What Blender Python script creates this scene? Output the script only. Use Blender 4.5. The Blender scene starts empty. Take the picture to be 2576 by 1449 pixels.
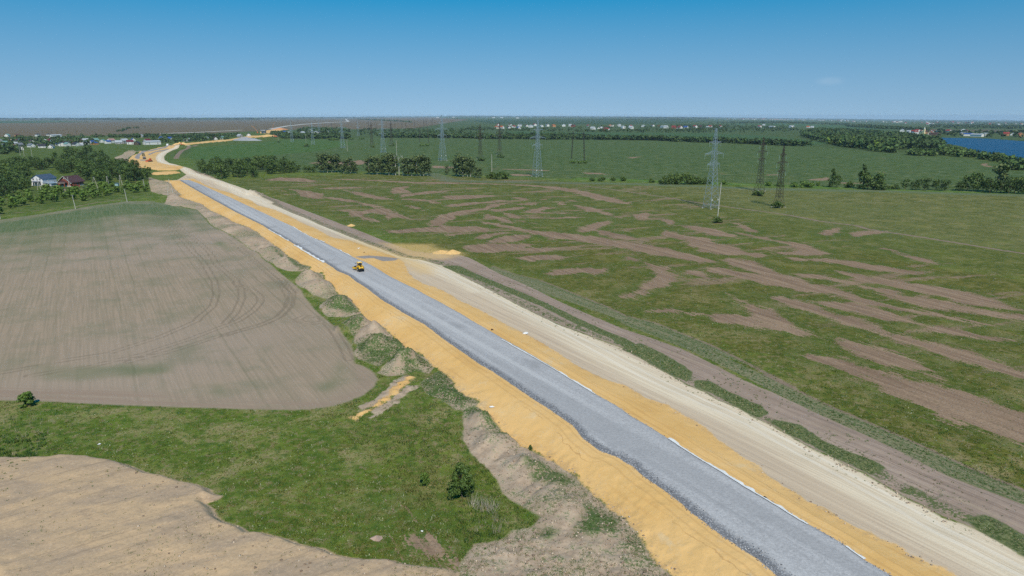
import bpy, bmesh, math, random
import numpy as np
from mathutils import Vector, Matrix

random.seed(7); rng = np.random.default_rng(11)
R = math.radians
sc = bpy.context.scene
col = sc.collection

# ---------------------------------------------------------------- camera
CAM_H = 55.0
FPX = 24.0/36.0*2576          # focal length in units of a 2576 px wide picture
EYE = 289.5                   # row of eye level in that picture
PITCH = math.atan((724.5-EYE)/FPX)
cam_d = bpy.data.cameras.new('camera'); cam_d.lens = 24; cam_d.sensor_width = 36
cam_d.clip_start = 1.0; cam_d.clip_end = 120000
cam = bpy.data.objects.new('camera', cam_d); col.objects.link(cam)
cam.location = (0, 0, CAM_H); cam.rotation_euler = (R(90)-PITCH, 0, 0)
sc.camera = cam

# ---------------------------------------------------------------- sky, sun, exposure
SUN_EL, SUN_AZ = 48.0, 169.0      # azimuth clockwise from +Y (view direction): behind the camera, a little to the right
w = bpy.data.worlds.new('World'); sc.world = w; w.use_nodes = True
nt = w.node_tree
sky = nt.nodes.new('ShaderNodeTexSky'); sky.sky_type = 'NISHITA'; sky.sun_disc = False
sky.sun_elevation = R(SUN_EL); sky.sun_rotation = R(SUN_AZ)
sky.altitude = 100; sky.air_density = 1.0; sky.dust_density = 0.0; sky.ozone_density = 5.0
hs = nt.nodes.new('ShaderNodeHueSaturation'); hs.inputs['Saturation'].default_value = 1.12
hs.inputs['Hue'].default_value = 0.474
tc = nt.nodes.new('ShaderNodeTexCoord'); mp = nt.nodes.new('ShaderNodeMapping')      # the band of haze at the horizon of the model sky lies below the land here
mp.inputs['Location'].default_value = (0, 0, .35); mp.inputs['Scale'].default_value = (1, 1, .6)
nm = nt.nodes.new('ShaderNodeVectorMath'); nm.operation = 'NORMALIZE'
nt.links.new(tc.outputs['Generated'], mp.inputs[0]); nt.links.new(mp.outputs[0], nm.inputs[0]); nt.links.new(nm.outputs[0], sky.inputs[0])
nt.links.new(sky.outputs[0], hs.inputs['Color'])
def wn(op, a, b=None):
    n = nt.nodes.new('ShaderNodeVectorMath'); n.operation = op; nt.links.new(a, n.inputs[0])
    if b is not None: n.inputs[1].default_value = b
    return n
_cu, _cv = (2088-1288)/FPX, (724.5-204)/FPX
wd_ = wn('SUBTRACT', tc.outputs['Generated'], Vector((_cu, math.cos(PITCH)+math.sin(PITCH)*_cv, -math.sin(PITCH)+math.cos(PITCH)*_cv)).normalized())   # one thin wisp of cloud
wl_ = wn('LENGTH', wn('MULTIPLY', wd_.outputs[0], (55, 55, 170)).outputs[0])
wz_ = nt.nodes.new('ShaderNodeTexNoise'); wz_.inputs['Scale'].default_value = 90; wz_.inputs['Detail'].default_value = 4; nt.links.new(tc.outputs['Generated'], wz_.inputs[0])
wr_ = nt.nodes.new('ShaderNodeMapRange'); wr_.interpolation_type = 'SMOOTHSTEP'
for k_, v_ in ((1, 1.25), (2, 0.1), (3, 0.0), (4, .16)): wr_.inputs[k_].default_value = v_
nt.links.new(wl_.outputs['Value'], wr_.inputs[0]); wm_ = nt.nodes.new('ShaderNodeMath'); wm_.operation = 'MULTIPLY'; nt.links.new(wr_.outputs[0], wm_.inputs[0]); nt.links.new(wz_.outputs[0], wm_.inputs[1])
wx_ = nt.nodes.new('ShaderNodeMix'); wx_.data_type = 'RGBA'; nt.links.new(wm_.outputs[0], wx_.inputs[0]); nt.links.new(hs.outputs[0], wx_.inputs[6]); wx_.inputs[7].default_value = (5.2, 5.6, 6.0, 1)
bg = nt.nodes['Background']; nt.links.new(wx_.outputs[2], bg.inputs[0]); bg.inputs[1].default_value = 0.15
sp_ = nt.nodes.new('ShaderNodeSeparateXYZ'); mr_ = nt.nodes.new('ShaderNodeMapRange')     # paler towards the horizon
for k_, v_ in ((1, 0.0), (2, .15), (3, .78), (4, 1.32)): mr_.inputs[k_].default_value = v_
nt.links.new(tc.outputs['Generated'], sp_.inputs[0]); nt.links.new(sp_.outputs[2], mr_.inputs[0]); nt.links.new(mr_.outputs[0], hs.inputs['Saturation'])
sun_d = bpy.data.lights.new('sun', 'SUN'); sun_d.energy = 4.1; sun_d.angle = R(0.53); sun_d.color = (1, 0.88, 0.715)
sun = bpy.data.objects.new('sun', sun_d); col.objects.link(sun)
sdir = Vector((math.sin(R(SUN_AZ))*math.cos(R(SUN_EL)), math.cos(R(SUN_AZ))*math.cos(R(SUN_EL)), math.sin(R(SUN_EL))))
sun.rotation_euler = sdir.to_track_quat('Z', 'Y').to_euler()
sun.location = sdir*300
vs = sc.view_settings; vs.view_transform = 'Standard'; vs.look = 'None'; vs.exposure = 0.0; vs.gamma = 1; vs.use_curve_mapping = False
sc.cycles.max_bounces = 5; sc.cycles.diffuse_bounces = 1; sc.cycles.glossy_bounces = 2
sc.cycles.transparent_max_bounces = 6; sc.cycles.volume_bounces = 0
sc.cycles.use_denoising = False; sc.cycles.use_adaptive_sampling = True; sc.cycles.adaptive_threshold = .018; sc.cycles.adaptive_min_samples = 16

# ---------------------------------------------------------------- measuring helpers
def far_slope(x, y):
    r = np.hypot(x, y); az = np.degrees(np.arctan2(x, y))
    k = np.where(az > -4, np.interp(az, [-4, 12, 26, 37, 60], [0, .0012, .0042, .0058, .006]), np.interp(az, [-60, -37, -20, -8, -4], [.0025, .0022, .0022, .0008, 0]))
    return -k*np.maximum(0, r-1300)
_cp, _sp = math.cos(PITCH), math.sin(PITCH)
def P(x, y, z=0.0, slope=True):
    """point of the ground (or of the level z above it) seen at x, y of a 2576 px wide picture"""
    u = (x-1288)/FPX; v = (724.5-y)/FPX
    dx, dy, dz = u, _cp+_sp*v, -_sp+_cp*v
    g = 0.0
    for _ in range(12):
        t = (g+z-CAM_H)/min(dz, -1e-4)
        g = float(far_slope(dx*t, dy*t)) if slope else 0.0
    return (dx*t, dy*t)
TILES = {'A': (900, 680, .25), 'B': (1600, 700, .25), 'C': (2400, 700, .25), 'D': (3072, 700, .25), 'E': (1700, 1000, .25), 'F': (2500, 1000, .25),
         'G': (3072, 1100, .25), 'H': (0, 1200, .25), 'I': (900, 900, .25), 'J': (0, 700, .25), 'K': (0, 440, .25), 'L': (900, 440, .25), 'M': (1800, 440, .25),
         'R': (2400, 1400, .41406), 'Q': (1000, 1400, .26042), 'S': (1000, 1704, .39649), 'U': (0, 1700, .26211), 'N': (2700, 440, .20117), 'O': (3272, 440, .20117), 'Z': (0, 0, 1.0)}
def pts(s):
    """'A 10,20 30,40 B 5,6' -> picture points"""
    out = []; tl = TILES['Z']
    for tok in s.split():
        if tok in TILES: tl = TILES[tok]
        else:
            a, b = tok.split(',')
            out.append((tl[0]*.628906+float(a)*tl[2], tl[1]*.628906+float(b)*tl[2]))
    return out
def G(s, z=0.0):
    return np.array([P(a, b, z) for a, b in pts(s)])
def P1(s, z=0.0):
    return P(*pts(s)[0], z)

# ---------------------------------------------------------------- numpy noise
def _hash(ix, iy, seed):
    h = (ix.astype(np.int64)*374761393 + iy.astype(np.int64)*668265263 + seed*974711) & 0xffffffff
    h = ((h ^ (h >> 13))*1274126177) & 0xffffffff
    h = (h ^ (h >> 16))
    return h.astype(np.float64)/4294967295.0
def vnoise(x, y, seed=0):
    ix = np.floor(x); iy = np.floor(y); fx = x-ix; fy = y-iy
    fx = fx*fx*fx*(fx*(fx*6-15)+10); fy = fy*fy*fy*(fy*(fy*6-15)+10)
    ix = ix.astype(np.int64); iy = iy.astype(np.int64)
    a = _hash(ix, iy, seed); b = _hash(ix+1, iy, seed); c = _hash(ix, iy+1, seed); d = _hash(ix+1, iy+1, seed)
    return (a*(1-fx)+b*fx)*(1-fy)+(c*(1-fx)+d*fx)*fy
def fbm(x, y, o=4, seed=0):
    s = 0; a = .5; t = 0
    for i in range(o):
        s = s+a*vnoise(x, y, seed+i*17); t += a; a *= .5; x = x*2.03+7.1; y = y*2.03-3.7
    return s/t            # 0..1
def smooth(a, b, x):
    t = np.clip((x-a)/(b-a), 0, 1); return t*t*(3-2*t)

# ---------------------------------------------------------------- signed distances (positive inside)
FARD = 30.0
def seg_d2(px, py, a, b):
    vx, vy = b[0]-a[0], b[1]-a[1]; L = vx*vx+vy*vy+1e-12
    t = np.clip(((px-a[0])*vx+(py-a[1])*vy)/L, 0, 1)
    return (px-a[0]-t*vx)**2+(py-a[1]-t*vy)**2
def sdf_poly(px, py, poly, m=FARD):
    out = np.full(px.shape, -m)
    lo = poly.min(0)-m; hi = poly.max(0)+m
    k = np.nonzero((px > lo[0]) & (px < hi[0]) & (py > lo[1]) & (py < hi[1]))[0]
    if not len(k): return out
    x = px[k]; y = py[k]
    d = np.full(x.shape, 1e18); ins = np.zeros(x.shape, bool); n = len(poly)
    for i in range(n):
        a = poly[i]; b = poly[(i+1) % n]
        d = np.minimum(d, seg_d2(x, y, a, b))
        if a[1] != b[1]:
            c = ((a[1] > y) != (b[1] > y))
            xi = (b[0]-a[0])*(y-a[1])/(b[1]-a[1])+a[0]
            ins ^= c & (x < xi)
    d = np.sqrt(d)
    out[k] = np.clip(np.where(ins, d, -d), -m, m)
    return out
def sdf_line(px, py, line, hw, m=FARD):
    out = np.full(px.shape, -m)
    lo = line.min(0)-m; hi = line.max(0)+m
    k = np.nonzero((px > lo[0]) & (px < hi[0]) & (py > lo[1]) & (py < hi[1]))[0]
    if not len(k): return out
    d = np.full(k.shape, 1e18)
    for i in range(len(line)-1): d = np.minimum(d, seg_d2(px[k], py[k], line[i], line[i+1]))
    out[k] = np.clip(hw-np.sqrt(d), -m, m)
    return out
def umax(px, py, polys, m=FARD):
    out = np.full(px.shape, -m)
    for p in polys: out = np.maximum(out, sdf_poly(px, py, p, m))
    return out

# ---------------------------------------------------------------- the ground plan, measured from the place
HG = 2.2        # height of the road formation above the field
HB = 0.8        # height of the haul bench
gravel_L = '661,566 676,576 706,592 741,613.5 766,628 791,643 816,658 837,671 848,680 876,691 893.5,705 921,722 941,738 966,756 988,768 1016,786 1038,798 1066,813 1091,831 1116,851 1148,873 1178,893 1210,916 1240,932 1290,966 1340,1000 1390,1032 1440,1067 1465,1098 1509,1131 1551,1145.5 1592,1170 1609,1187 1663,1224 1708,1257 1741,1286 1779,1315 1824,1348 1861,1373 1907,1402 1961,1449 2090,1550'
gravel_LU = '450,452 470,464 510,487 550,509 590,531 630,551'
gravel_R = '475,452 500,461 540,479 580,496 620,515 660,533 700,552 731,566 756,581 786,596 806,603.5 831,616 853.5,627 878.5,640 898.5,650 921,658.5 948.5,673.5 976,691 1001,703.5 1021,713.5 1048.5,726 1068.5,738.5 1096,752 1126,768.5 1158.5,786 1186,803.5 1210,817 1270,852 1330,885 1400,927 1460,965 1509,994 1551,1017 1592,1046 1634,1069 1675,1096 1729,1129 1783,1162 1837,1195 1882,1224 1928,1249 1965,1272 2015,1303 2056,1326 2097,1348 2139,1375 2180,1406 2222,1431 2255,1449 2400,1550'
def longer(p, d=60.0):
    e = p[-1]-p[-2]; return np.vstack([p, p[-1]+e/np.linalg.norm(e)*d])
gL = longer(G(gravel_LU+' '+gravel_L, HG)); gR = longer(G(gravel_R, HG))
P_gravel = np.vstack([gL, gR[::-1]])
sand_L = '405,455 415,463 430,468 445,480 457,490 450,499 475,503 490,508 512,518 530,530 550,538 570,550 585,558 607,567 631,578.5 651,588.5 666,603.5 683.5,613.5 701,626 716,638.5 736,653.5 758,666 781,673.5 779,683 813,691 816,701 826,713 843,728 851,738 858,752 878,761 896,773 910,786 923,806 946,816 971,831 986,843 998,861 1022,880 1051,888 1072,904 1090,922 1105.5,932.5 1124,945.5 1137,961 1150,982 1170.5,998 1189,1005.5 1207,1016 1202,1026 1217,1039 1236,1057.5 1254,1073 1263,1091 1283,1107 1323,1127 1362,1147 1410,1175 1446,1202 1473,1230 1501,1254 1533,1282 1569,1309.5 1600,1341 1620,1373 1640,1401 1650,1416 1690,1449 1760,1520'
sand_R = '487,449 517,465 545,476 581,486 603,496 631,504 648,517 690,527 730,545 766,564 791,573.5 818,588 829,596 861,603 886,606 916,616 941,626 991,641 1016,660 1030,690 1041,701 1066,716 1091,721 1106,728 1128,738 1153.5,756 1178.5,766 1210,781 1270,815 1340,850 1400,885 1450,920 1509,951 1571.5,969.5 1621,1000.5 1675,1017 1716,1042 1766,1071 1816,1112 1861,1145.5 1907,1170 1923.5,1195 1986,1232.5 2027,1261.5 2060,1272 2097,1294.6 2143,1323.5 2188.5,1340 2213,1357 2255,1369 2292,1394 2338,1415 2379,1431 2412,1449 2560,1540'
sL = longer(G(sand_L, 0)); sR = longer(G(sand_R, HB))
P_sand = np.vstack([sL, sR[::-1]])
def smoothed(p, sig=9.0):
    seg = np.linalg.norm(np.diff(p, axis=0), axis=1); cs = np.concatenate([[0], np.cumsum(seg)]); t = np.arange(0, cs[-1], 2.0)
    q = np.stack([np.interp(t, cs, p[:, 0]), np.interp(t, cs, p[:, 1])], 1); k = np.exp(-.5*(np.arange(-15, 16)*2.0/sig)**2); k /= k.sum()
    e = np.vstack([np.repeat(q[:1], 15, 0), q, np.repeat(q[-1:], 15, 0)])
    return np.stack([np.convolve(e[:, i], k, 'valid') for i in (0, 1)], 1)[::2]
P_sand_s = np.vstack([smoothed(sL, 12.), smoothed(sR)[::-1]]); P_gravel_s = np.vstack([smoothed(gL), smoothed(gR)[::-1]])
haul_R = '465,418 480,428 520,443 566,462 620,486 670,505 720,527 780,552 840,578 900,602 960,625 1010,645 1060,652 1118,667 1160,690 1210,715 1300,763 1400,812 1500,850 1584,880.5 1634,914 1687,943 1729,967 1774,984 1808,1005 1853,1021 1894,1046 1940,1067 1998,1100 2048,1129 2089,1145.5 2131,1170 2172,1187 2213,1212 2275,1249 2321,1270 2371,1299 2420,1315 2482,1340 2524,1365 2576,1398 2760,1490'
P_haul = np.vstack([G(haul_R, .4), gR[::-1], G('440,450 470,432', HG)])
haul_core = G('A -40,135 120,215 300,300 600,410 900,520 1200,620 1500,730 1780,840 2100,970 2350,1090 2576,1205 E 250,235 700,430 1200,690 1700,985 2200,1260 2576,1430 R 900,430 1300,650 1700,870 2100,1110 2576,1345 3000,1560', .6)
haul_up = G('K 2660,935 2576,895 2400,805 2300,765 2180,725 2050,690 1960,660 1900,622 1860,592 1750,560 1650,535 1608,505 1605,470 1640,435 1700,405 1800,375 1890,358', 0)
track_R = '566,459 640,484 700,503 766,528 840,556 916,585 966,605 1000,618 1040,632 1100,640 1150,640 1180,648 1210,663 1260,690 1300,706 1350,730 1400,755 1450,778 1500,800 1560,826 1640,852 1716,880.5 1766,905 1824,934 1882,963 1944,988 2006,1017 2068,1046 2130,1075 2213,1112 2296,1150 2379,1195 2462,1228 2576,1270 2800,1350'
P_dist = np.vstack([G(track_R, 0), G(haul_R, .2)[::-1]])
P_verge = [G('E 190,160 330,165 600,290 900,410 1200,540 1500,690 1800,830 1980,900 2250,1040 2576,1200 F 150,960 350,1060 560,1180 640,1240 620,1310 520,1270 300,1150 100,1040 0,1000 E 2576,1265 2200,1090 1900,900 1560,760 1200,570 950,470 700,360 450,260', .1),
           G('R 590,200 650,200 720,240 850,300 960,350 1000,390 960,400 830,330 700,260 600,225', .1),
           G('R 1060,440 1200,470 1330,560 1450,620 1650,690 1700,720 1640,745 1560,700 1400,630 1280,560 1150,500', .1),
           G('R 2280,1050 2350,1030 2480,1100 2576,1150 2700,1210 2700,1300 2576,1230 2450,1160 2330,1100', .1)]
P_verge2 = np.vstack([G('B 880,930 1000,985 1250,1100 1500,1210 1800,1310 2150,1440 F 0,760 300,870 560,980 850,1110 1200,1280 1520,1449 R 1350,400 1700,560 2100,760 2576,940 2900,1060'), G('R 2900,990 2576,862 2200,700 1800,520 1400,350 1000,160 650,0 F 1300,1190 900,990 600,860 300,740 0,670 B 2100,1340 1700,1180 1400,1060 1150,1000 930,920')])
P_line = G('B 930,912 1150,995 1400,1055 1700,1175 2100,1335 F 0,668 300,738 600,858 900,985 1300,1185 1700,1390 R 1000,157 1400,347 1800,518 2200,698 2576,858 2900,985')
P_ramp = G('I 1300,332 1450,318 1600,316 1745,315 1715,348 1640,362 1590,372 1500,345 1390,352', 1.4)
pale_sand = [G('A 1560,735 1800,740 2080,745 2140,790 2390,835 2390,862 2200,910 1900,910 1750,860', 0), G('A 1780,760 1900,745 2060,755 2040,790 1900,820 1800,800', 0), G('A 1830,850 2100,820 2300,860 2200,900 2000,890', 0), G('A 1080,690 1300,690 1600,770 1800,835 2100,960 2090,1050 1950,1040 1700,905 1500,870 1250,800', .8)]
# topsoil thrown up along the foot of the bank
P_berm = [np.vstack([G('J 1495,20 1500,100 1520,165 1600,190 1660,215 1690,240 1650,290 1760,320 1900,335 1985,350 2060,425 2110,490 2210,560 2360,625 2460,715 I 0,85 150,180 330,295 430,370 520,430 640,470 760,470 850,440', 0), sL[:24][::-1]]),
          G('I 700,575 850,475 930,478 995,525 1000,560 1050,610 1110,660 1145,700 1045,745 880,702 775,655 735,620'),
          G('I 945,830 1000,780 1080,738 1170,745 1255,778 1330,840 1375,880 1200,922 1020,912'),
          G('I 1160,990 1220,950 1300,930 1430,962 1520,1005 1620,1065 1680,1112 1730,1180 1800,1232 1900,1272 1960,1322 2060,1365 2100,1449 Q 1770,170 1740,240 1600,205 1470,245 1340,262 1215,225 1300,180 1400,110 1380,85 1250,165 1050,90 1010,40 I 1310,1380 1300,1270 1330,1210 1295,1165 1300,1120'),
          np.vstack([G('Q 2060,600 2060,700 2055,870 2110,965 2160,1030 2300,1150 2390,1260 2440,1380 S 1640,460 1720,510 1790,560 1842,590 1780,645 1660,665 1600,720 1420,745 1390,790 1340,860 1330,960 1330,1150 2700,1150 ', 0), sL[49:][::-1]]),
          G('Q 1640,330 1770,235 1840,205 1950,300 2020,400 2150,480 2210,530 2180,560 2080,600 1990,590 1850,490 1700,430')]
P_weedz = [G(q) for q in ('Q 1640,330 1770,235 1840,205 1950,300 2020,400 2150,480 2060,560 1850,490 1700,430', 'S 1740,250 1900,280 2060,340 1980,380 1800,360', 'I 1330,1200 1480,1140 1680,1150 1800,1250 2050,1400 1700,1430 1400,1380', 'S 2150,520 2330,600 2300,680 2050,720', 'I 480,270 620,330 740,400 850,425 760,455 640,380', 'Q 2060,600 2200,560 2450,800 2470,860 2300,720 2150,640', 'I 1000,850 1080,770 1200,790 1350,860 1200,890', 'I 1180,1000 1300,940 1400,1030 1290,1120', 'Q 1480,160 1560,150 1680,230 1500,240', 'S 1860,660 1940,680 1900,720 1830,700')]
P_bzone = G('640,470 900,446 1300,452 1640,470 1900,560 2100,600 2576,700 2576,950 2300,900 1900,740 1500,700 1250,660 1100,600 850,540')
P_soilstrip = G('Q 1215,640 1260,580 1350,520 1430,450 1500,400 1560,370', 0)
P_sandstrip = G('Q 1000,660 1130,600 1250,520 1350,455 1430,380 1500,310 1550,275', 0)
P_stripsoil2 = G('Q 1080,575 1180,520 1290,455 1380,385 1440,310 1500,270', 0)
P_spoil = np.vstack([G('U -1500,420 0,332 300,326 500,320 640,300 900,315 1000,340 1150,360 1300,410 1450,470 1600,490 1750,540 1900,570 2030,620 2060,660 2150,690 2080,720 1990,760 2060,810 2100,890 2200,950 2330,980 2420,1040 S 0,670 90,680 250,720 350,760 480,780 550,820 650,840 750,850 900,855 1000,880 1100,890 1200,900 1330,925 1360,1150 -1500,1150', 0)])
P_crop = np.vstack([G('J -1400,640 0,452 400,395 760,338 1100,290 1280,264 1500,262 1690,290 1800,325 1900,342 1985,352 2050,425 2100,492 2200,562 2350,625 2450,714 I 0,88 150,182 330,298 430,385 600,522 700,602 780,692 900,842 1000,932 1100,1012 1200,1112 1260,1192 1300,1282 1300,1365 Q 1010,130 1100,160 1200,222 1235,282 1200,362 1100,440 950,502 800,542 600,571 400,576 0,571 H 2000,1085 1500,1065 1000,1045 400,1020 0,1010 -1400,980', 0)])
P_cropgreen = [G('J -1400,700 0,500 760,372 1280,295 1700,310 1880,390 1700,400 1300,380 1000,420 700,480 300,540 -1400,760', 0)]
P_cropgreen2 = [G(s, 0) for s in ('H 170,740 240,612 1000,618 1840,640 1850,760 1400,800 900,850 500,850 330,850', 'H 1430,940 1550,790 1830,780 1700,920', 'H 2060,960 2110,810 2350,830 2310,970', 'Q 500,380 700,250 750,60 950,40 1000,180 980,330 800,440 560,430', 'Q 100,170 240,160 200,215 110,205', 'J 2100,700 2250,640 2400,760 2250,800')]
P_crophead = G('H -1400,1000 -1400,800 0,860 500,880 1100,890 1600,930 2100,990 2576,1010 Q 400,480 700,480 950,420 1030,330 1030,150 1100,160 1235,282 1200,362 950,502 600,575 0,573 H 1500,1070 0,1012', 0)
wheel_lines = [G(s, 0) for s in (
 'J 1550,370 1750,560 2050,880 2160,1080 2180,1200 2140,1320 1990,1440 H 1990,200 1600,370 1100,530 700,600 0,740',
 'J 1700,400 1850,560 2100,760 2180,900 2380,1070 I 120,600 250,640 350,720 360,770 290,850 130,960 0,1010 H 2300,240 1900,390 1450,540 900,670 300,760',
 'I 100,580 165,650 170,740 110,870 0,985',
 'I 150,230 300,370 450,500 580,610 650,740 620,830 520,930 330,1010 0,1110 H 2200,360 1700,520 1300,620',
 'I 560,540 680,690 660,800 560,910 400,990 0,1100',
 'I 1060,950 900,985 770,970 730,940 800,910 960,915 1080,1040 1180,1200 1250,1350')]
bare_s = ['B 280,520 300,470 350,420 450,390 600,360 700,345 850,330 920,300 1010,285 1130,275 1050,300 960,320 860,350 760,372 640,390 560,415 500,455 470,515',
 'A 1600,602 1800,600 2050,572 B 200,530 400,518 600,512 800,520 940,535 850,570 600,572 300,572 0,580 A 1650,632', 'B 430,600 600,580 860,578 700,590 500,615', 'B 720,635 820,600 1000,570 1100,580 1000,605 850,640',
 'B 870,670 1000,620 1150,600 1320,600 1330,620 1200,660 1000,680 880,680', 'B 650,710 800,695 1000,685 1250,690 1330,695 1250,730 1560,735 1500,765 1200,760 900,780 750,775',
 'B 760,475 830,470 1000,490 1150,520 1400,560 1800,590 2100,640 2400,690 2576,712 C 300,670 500,700 700,745 900,790 1100,840 1160,875 1000,880 800,850 550,800 300,750 0,700 B 2000,700 1800,670 1650,640 1500,645 1400,600 1200,560 1000,520 850,490',
 'B 870,395 960,420 1060,425 1140,490 1080,480 960,440 850,440', 'B 1020,370 1100,380 1190,410 1210,440 1150,440 1080,410', 'B 1130,455 1250,470 1390,495 1250,485', 'B 1200,430 1500,425 1800,418 1900,425 1700,437 1300,442',
 'B 1230,375 1340,340 1440,320 1550,325 1420,370 1800,385 1700,392 1350,385', 'B 900,350 1000,335 1200,322 1300,325 1150,350 950,370', 'B 440,310 550,290 700,275 860,268 1000,250 1100,255 1010,275 850,285 600,310 500,320',
 'B 420,215 600,205 800,200 1000,205 900,222 700,240 520,245', 'B 1100,215 1250,230 1300,255 1180,245', 'B 1150,300 1300,285 1420,280 1330,300', 'B 1360,262 1440,240 1530,228 1480,250', 'B 1585,265 1630,262 1655,300 1620,308 1590,295',
 'B 0,245 100,235 250,245 380,265 490,285 380,285 250,265 100,252', 'B 0,195 150,180 300,160 470,165 470,180 350,185 200,200 0,230', 'B 50,308 120,310 200,335 270,352 230,362 140,335',
 'B 0,70 300,72 700,78 1000,90 1300,100 1600,120 1800,150 1950,180 2150,230 2320,290 2200,285 2050,260 1900,225 1750,180 1600,150 1400,120 1100,100 800,92 400,82 0,80', 'B 1680,240 1830,270 1770,272', 'B 1700,290 1850,310 2000,340 2100,380 2230,430 2130,415 2000,380 1880,370 1800,325',
 'B 1800,580 1850,520 1950,480 2100,455 2130,465 2080,510 1980,550 1870,575', 'B 1960,550 2100,565 2250,590 2390,640 2380,660 2200,640 2050,605', 'B 2330,400 2480,380 2510,440 2450,460 2380,450', 'B 1210,840 1300,805 1550,800 1650,820 1760,825 1600,850 1400,860 1330,870',
 'B 1430,995 1600,950 1900,935 2000,950 2230,905 2280,890 2150,930 1980,990 1800,990 1580,1015', 'F 20,70 200,110 400,170 500,235 560,250 490,270 500,310 430,320 380,380 250,420 100,485 0,480 60,420 160,360 300,290 340,270 260,210 200,150',
 'C 620,540 800,600 1050,640 1250,700 1500,770 1690,815 1600,830 1400,800 1250,800 1100,780 980,760 930,720 880,670 750,640 640,600', 'C 860,515 950,510 1100,540 1250,570 1400,630 1250,620 1080,600 920,550',
 'C 1310,570 1450,590 1650,630 1900,680 2080,700 2200,740 2340,800 2100,815 1900,800 1750,790 1960,755 1920,710 1750,670 1500,620', 'C 1320,480 1400,480 1500,520 1580,580 1450,550', 'C 570,430 640,440 720,450 730,490 680,505 640,460',
 'C 1180,840 1300,830 1550,855 1640,920 1850,990 2000,1040 2300,1130 2576,1200 G 1200,290 1500,340 1800,410 2100,460 2430,520 2200,510 1900,450 1500,400 1250,350 1050,310 C 2576,1270 2350,1200 2050,1170 1800,1120 1500,1060 1300,1020 1100,960 1060,930 1200,935 1400,970 1600,1000 1400,920',
 'C 820,940 950,965 1100,1010 1180,1050 1080,1050 950,1010', 'F 1040,450 1160,500 1350,560 1550,650 1640,720 1640,760 1800,840 1960,910 1850,890 1650,830 1450,790 1200,775 950,730 850,680 850,640 1000,645 1200,675 1300,680 1200,590 1130,510', 'F 150,610 300,600 450,600 600,630 800,650 700,660 500,640 200,630',
 'F 1400,460 1600,480 1850,540 2100,640 2400,720 2576,790 G 900,470 1300,590 1700,700 2000,770 2300,870 2576,970 2900,1080 2900,1150 2576,1050 2300,970 2100,910 1800,830 1500,740 1300,660 1000,560 700,480 F 2300,760 2000,680 1800,610 1550,530',
 'F 1850,510 2050,510 2300,540 2576,590 G 1300,400 1600,490 2000,560 2240,605 2450,650 2100,640 1800,590 1400,500 1100,420 F 2400,650 2150,590 1950,540', 'F 1640,80 1900,85 2200,110 2576,150 D 1300,940 1600,980 1500,1010 1200,970 F 2576,220 2300,170 2000,120 1700,110',
 'F 1640,235 1900,250 2200,300 2576,380 G 1500,220 1800,270 2100,330 2576,400 2900,460 2900,510 2576,450 2200,400 1900,370 1600,320 1300,240 F 2576,430 2200,350 1900,290', 'F 2130,210 2400,250 2576,290 G 1500,90 1750,120 2040,175 2100,200 2500,330 2576,370 2300,340 2000,290 1800,230 1500,170 F 2576,350 2400,320 2250,260',
 'D 1150,740 1300,770 1500,820 1690,880 1720,905 1550,870 1350,810', 'D 530,570 620,540 740,530 720,570 600,610 530,605', 'D 840,580 1000,550 1200,560 1050,600 880,615',
 'G 620,640 800,650 1100,740 1400,850 1620,950 1500,960 1690,1025 1400,960 1150,890 900,810 700,720', 'G 440,810 580,835 750,840 840,890 1000,970 1300,1010 1600,1080 2000,1180 2300,1270 2576,1370 2900,1480 2900,1800 2300,1650 2000,1520 1800,1449 1600,1360 1300,1240 1050,1110 700,950 550,880',
 'A 380,105 550,75 750,80 950,110 900,125 600,110', 'A 1000,90 1300,90 1700,110 2000,125 2576,130 2300,140 1900,135 1500,110', 'A 640,190 800,205 1000,240 960,290 850,285 760,260 720,215', 'A 960,270 1150,280 1400,330 1650,380 1500,375 1300,330 1100,300',
 'A 1160,400 1400,410 1600,380 1700,420 1860,490 1700,470 1650,500 1580,450 1480,430 1400,460 1640,545 1500,520 1300,470', 'A 1180,200 1350,220 1550,260 1710,300 1500,290 1300,240', 'A 1700,180 1850,160 1800,200 1880,225 1700,240 1650,220', 'A 940,185 1200,170 1450,170 1250,190 1000,195',
 'L 840,535 1000,520 1250,515 1400,510 1400,545 1250,560 1050,555', 'L 1320,500 1420,515 1425,535 1330,530', 'L 2080,560 2300,570 2300,590 2100,585', 'M 300,590 700,594 1000,606 1000,613 700,602', 'M 1300,628 1500,632 1600,648 1400,645', 'M 600,640 830,650 830,665 620,660', 'M 1760,478 1940,468 1830,487',
 'N 1670,870 1900,845 1920,852 1930,885 1700,880', 'N 2050,905 2280,915 2400,912 2300,922 2080,918', 'N 1130,810 1300,805 1290,818 1150,820', 'O 2030,680 2150,650 2100,690 2220,715 2100,712', 'S 940,540 975,560 1030,660 1070,720 1060,780 1020,740 990,650', 'S 1080,680 1200,700 1330,790 1330,900 1220,870 1120,790']
P_bare = [G(s) for s in bare_s]
path_line = G('B 1850,108 C 0,130 300,170 600,215 900,265 1100,295 1500,345 1900,400 2200,460 2576,505 D 1000,540 1400,600 1900,680 2300,750 2576,790 3000,850', 0)
lane_line = G('L 2080,640 M 0,712 400,722 800,728 1500,738 B 2576,97 C 500,100 1000,112 1600,140 2576,160 D 1000,160 2000,190 2576,205 3200,225', 0)
crop_path = G('J -400,450 0,398 400,358 760,320 1000,275 1280,235 1500,215 1650,205 1750,212', 0)
yard_path = [G('J 400,192 480,185 620,178 680,155 640,140 590,132', 0), G('J 660,150 740,158 800,165 850,172', 0)]
far_track = G('K 1980,352 1930,372 1830,410 1790,450 1770,490', 0)
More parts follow.
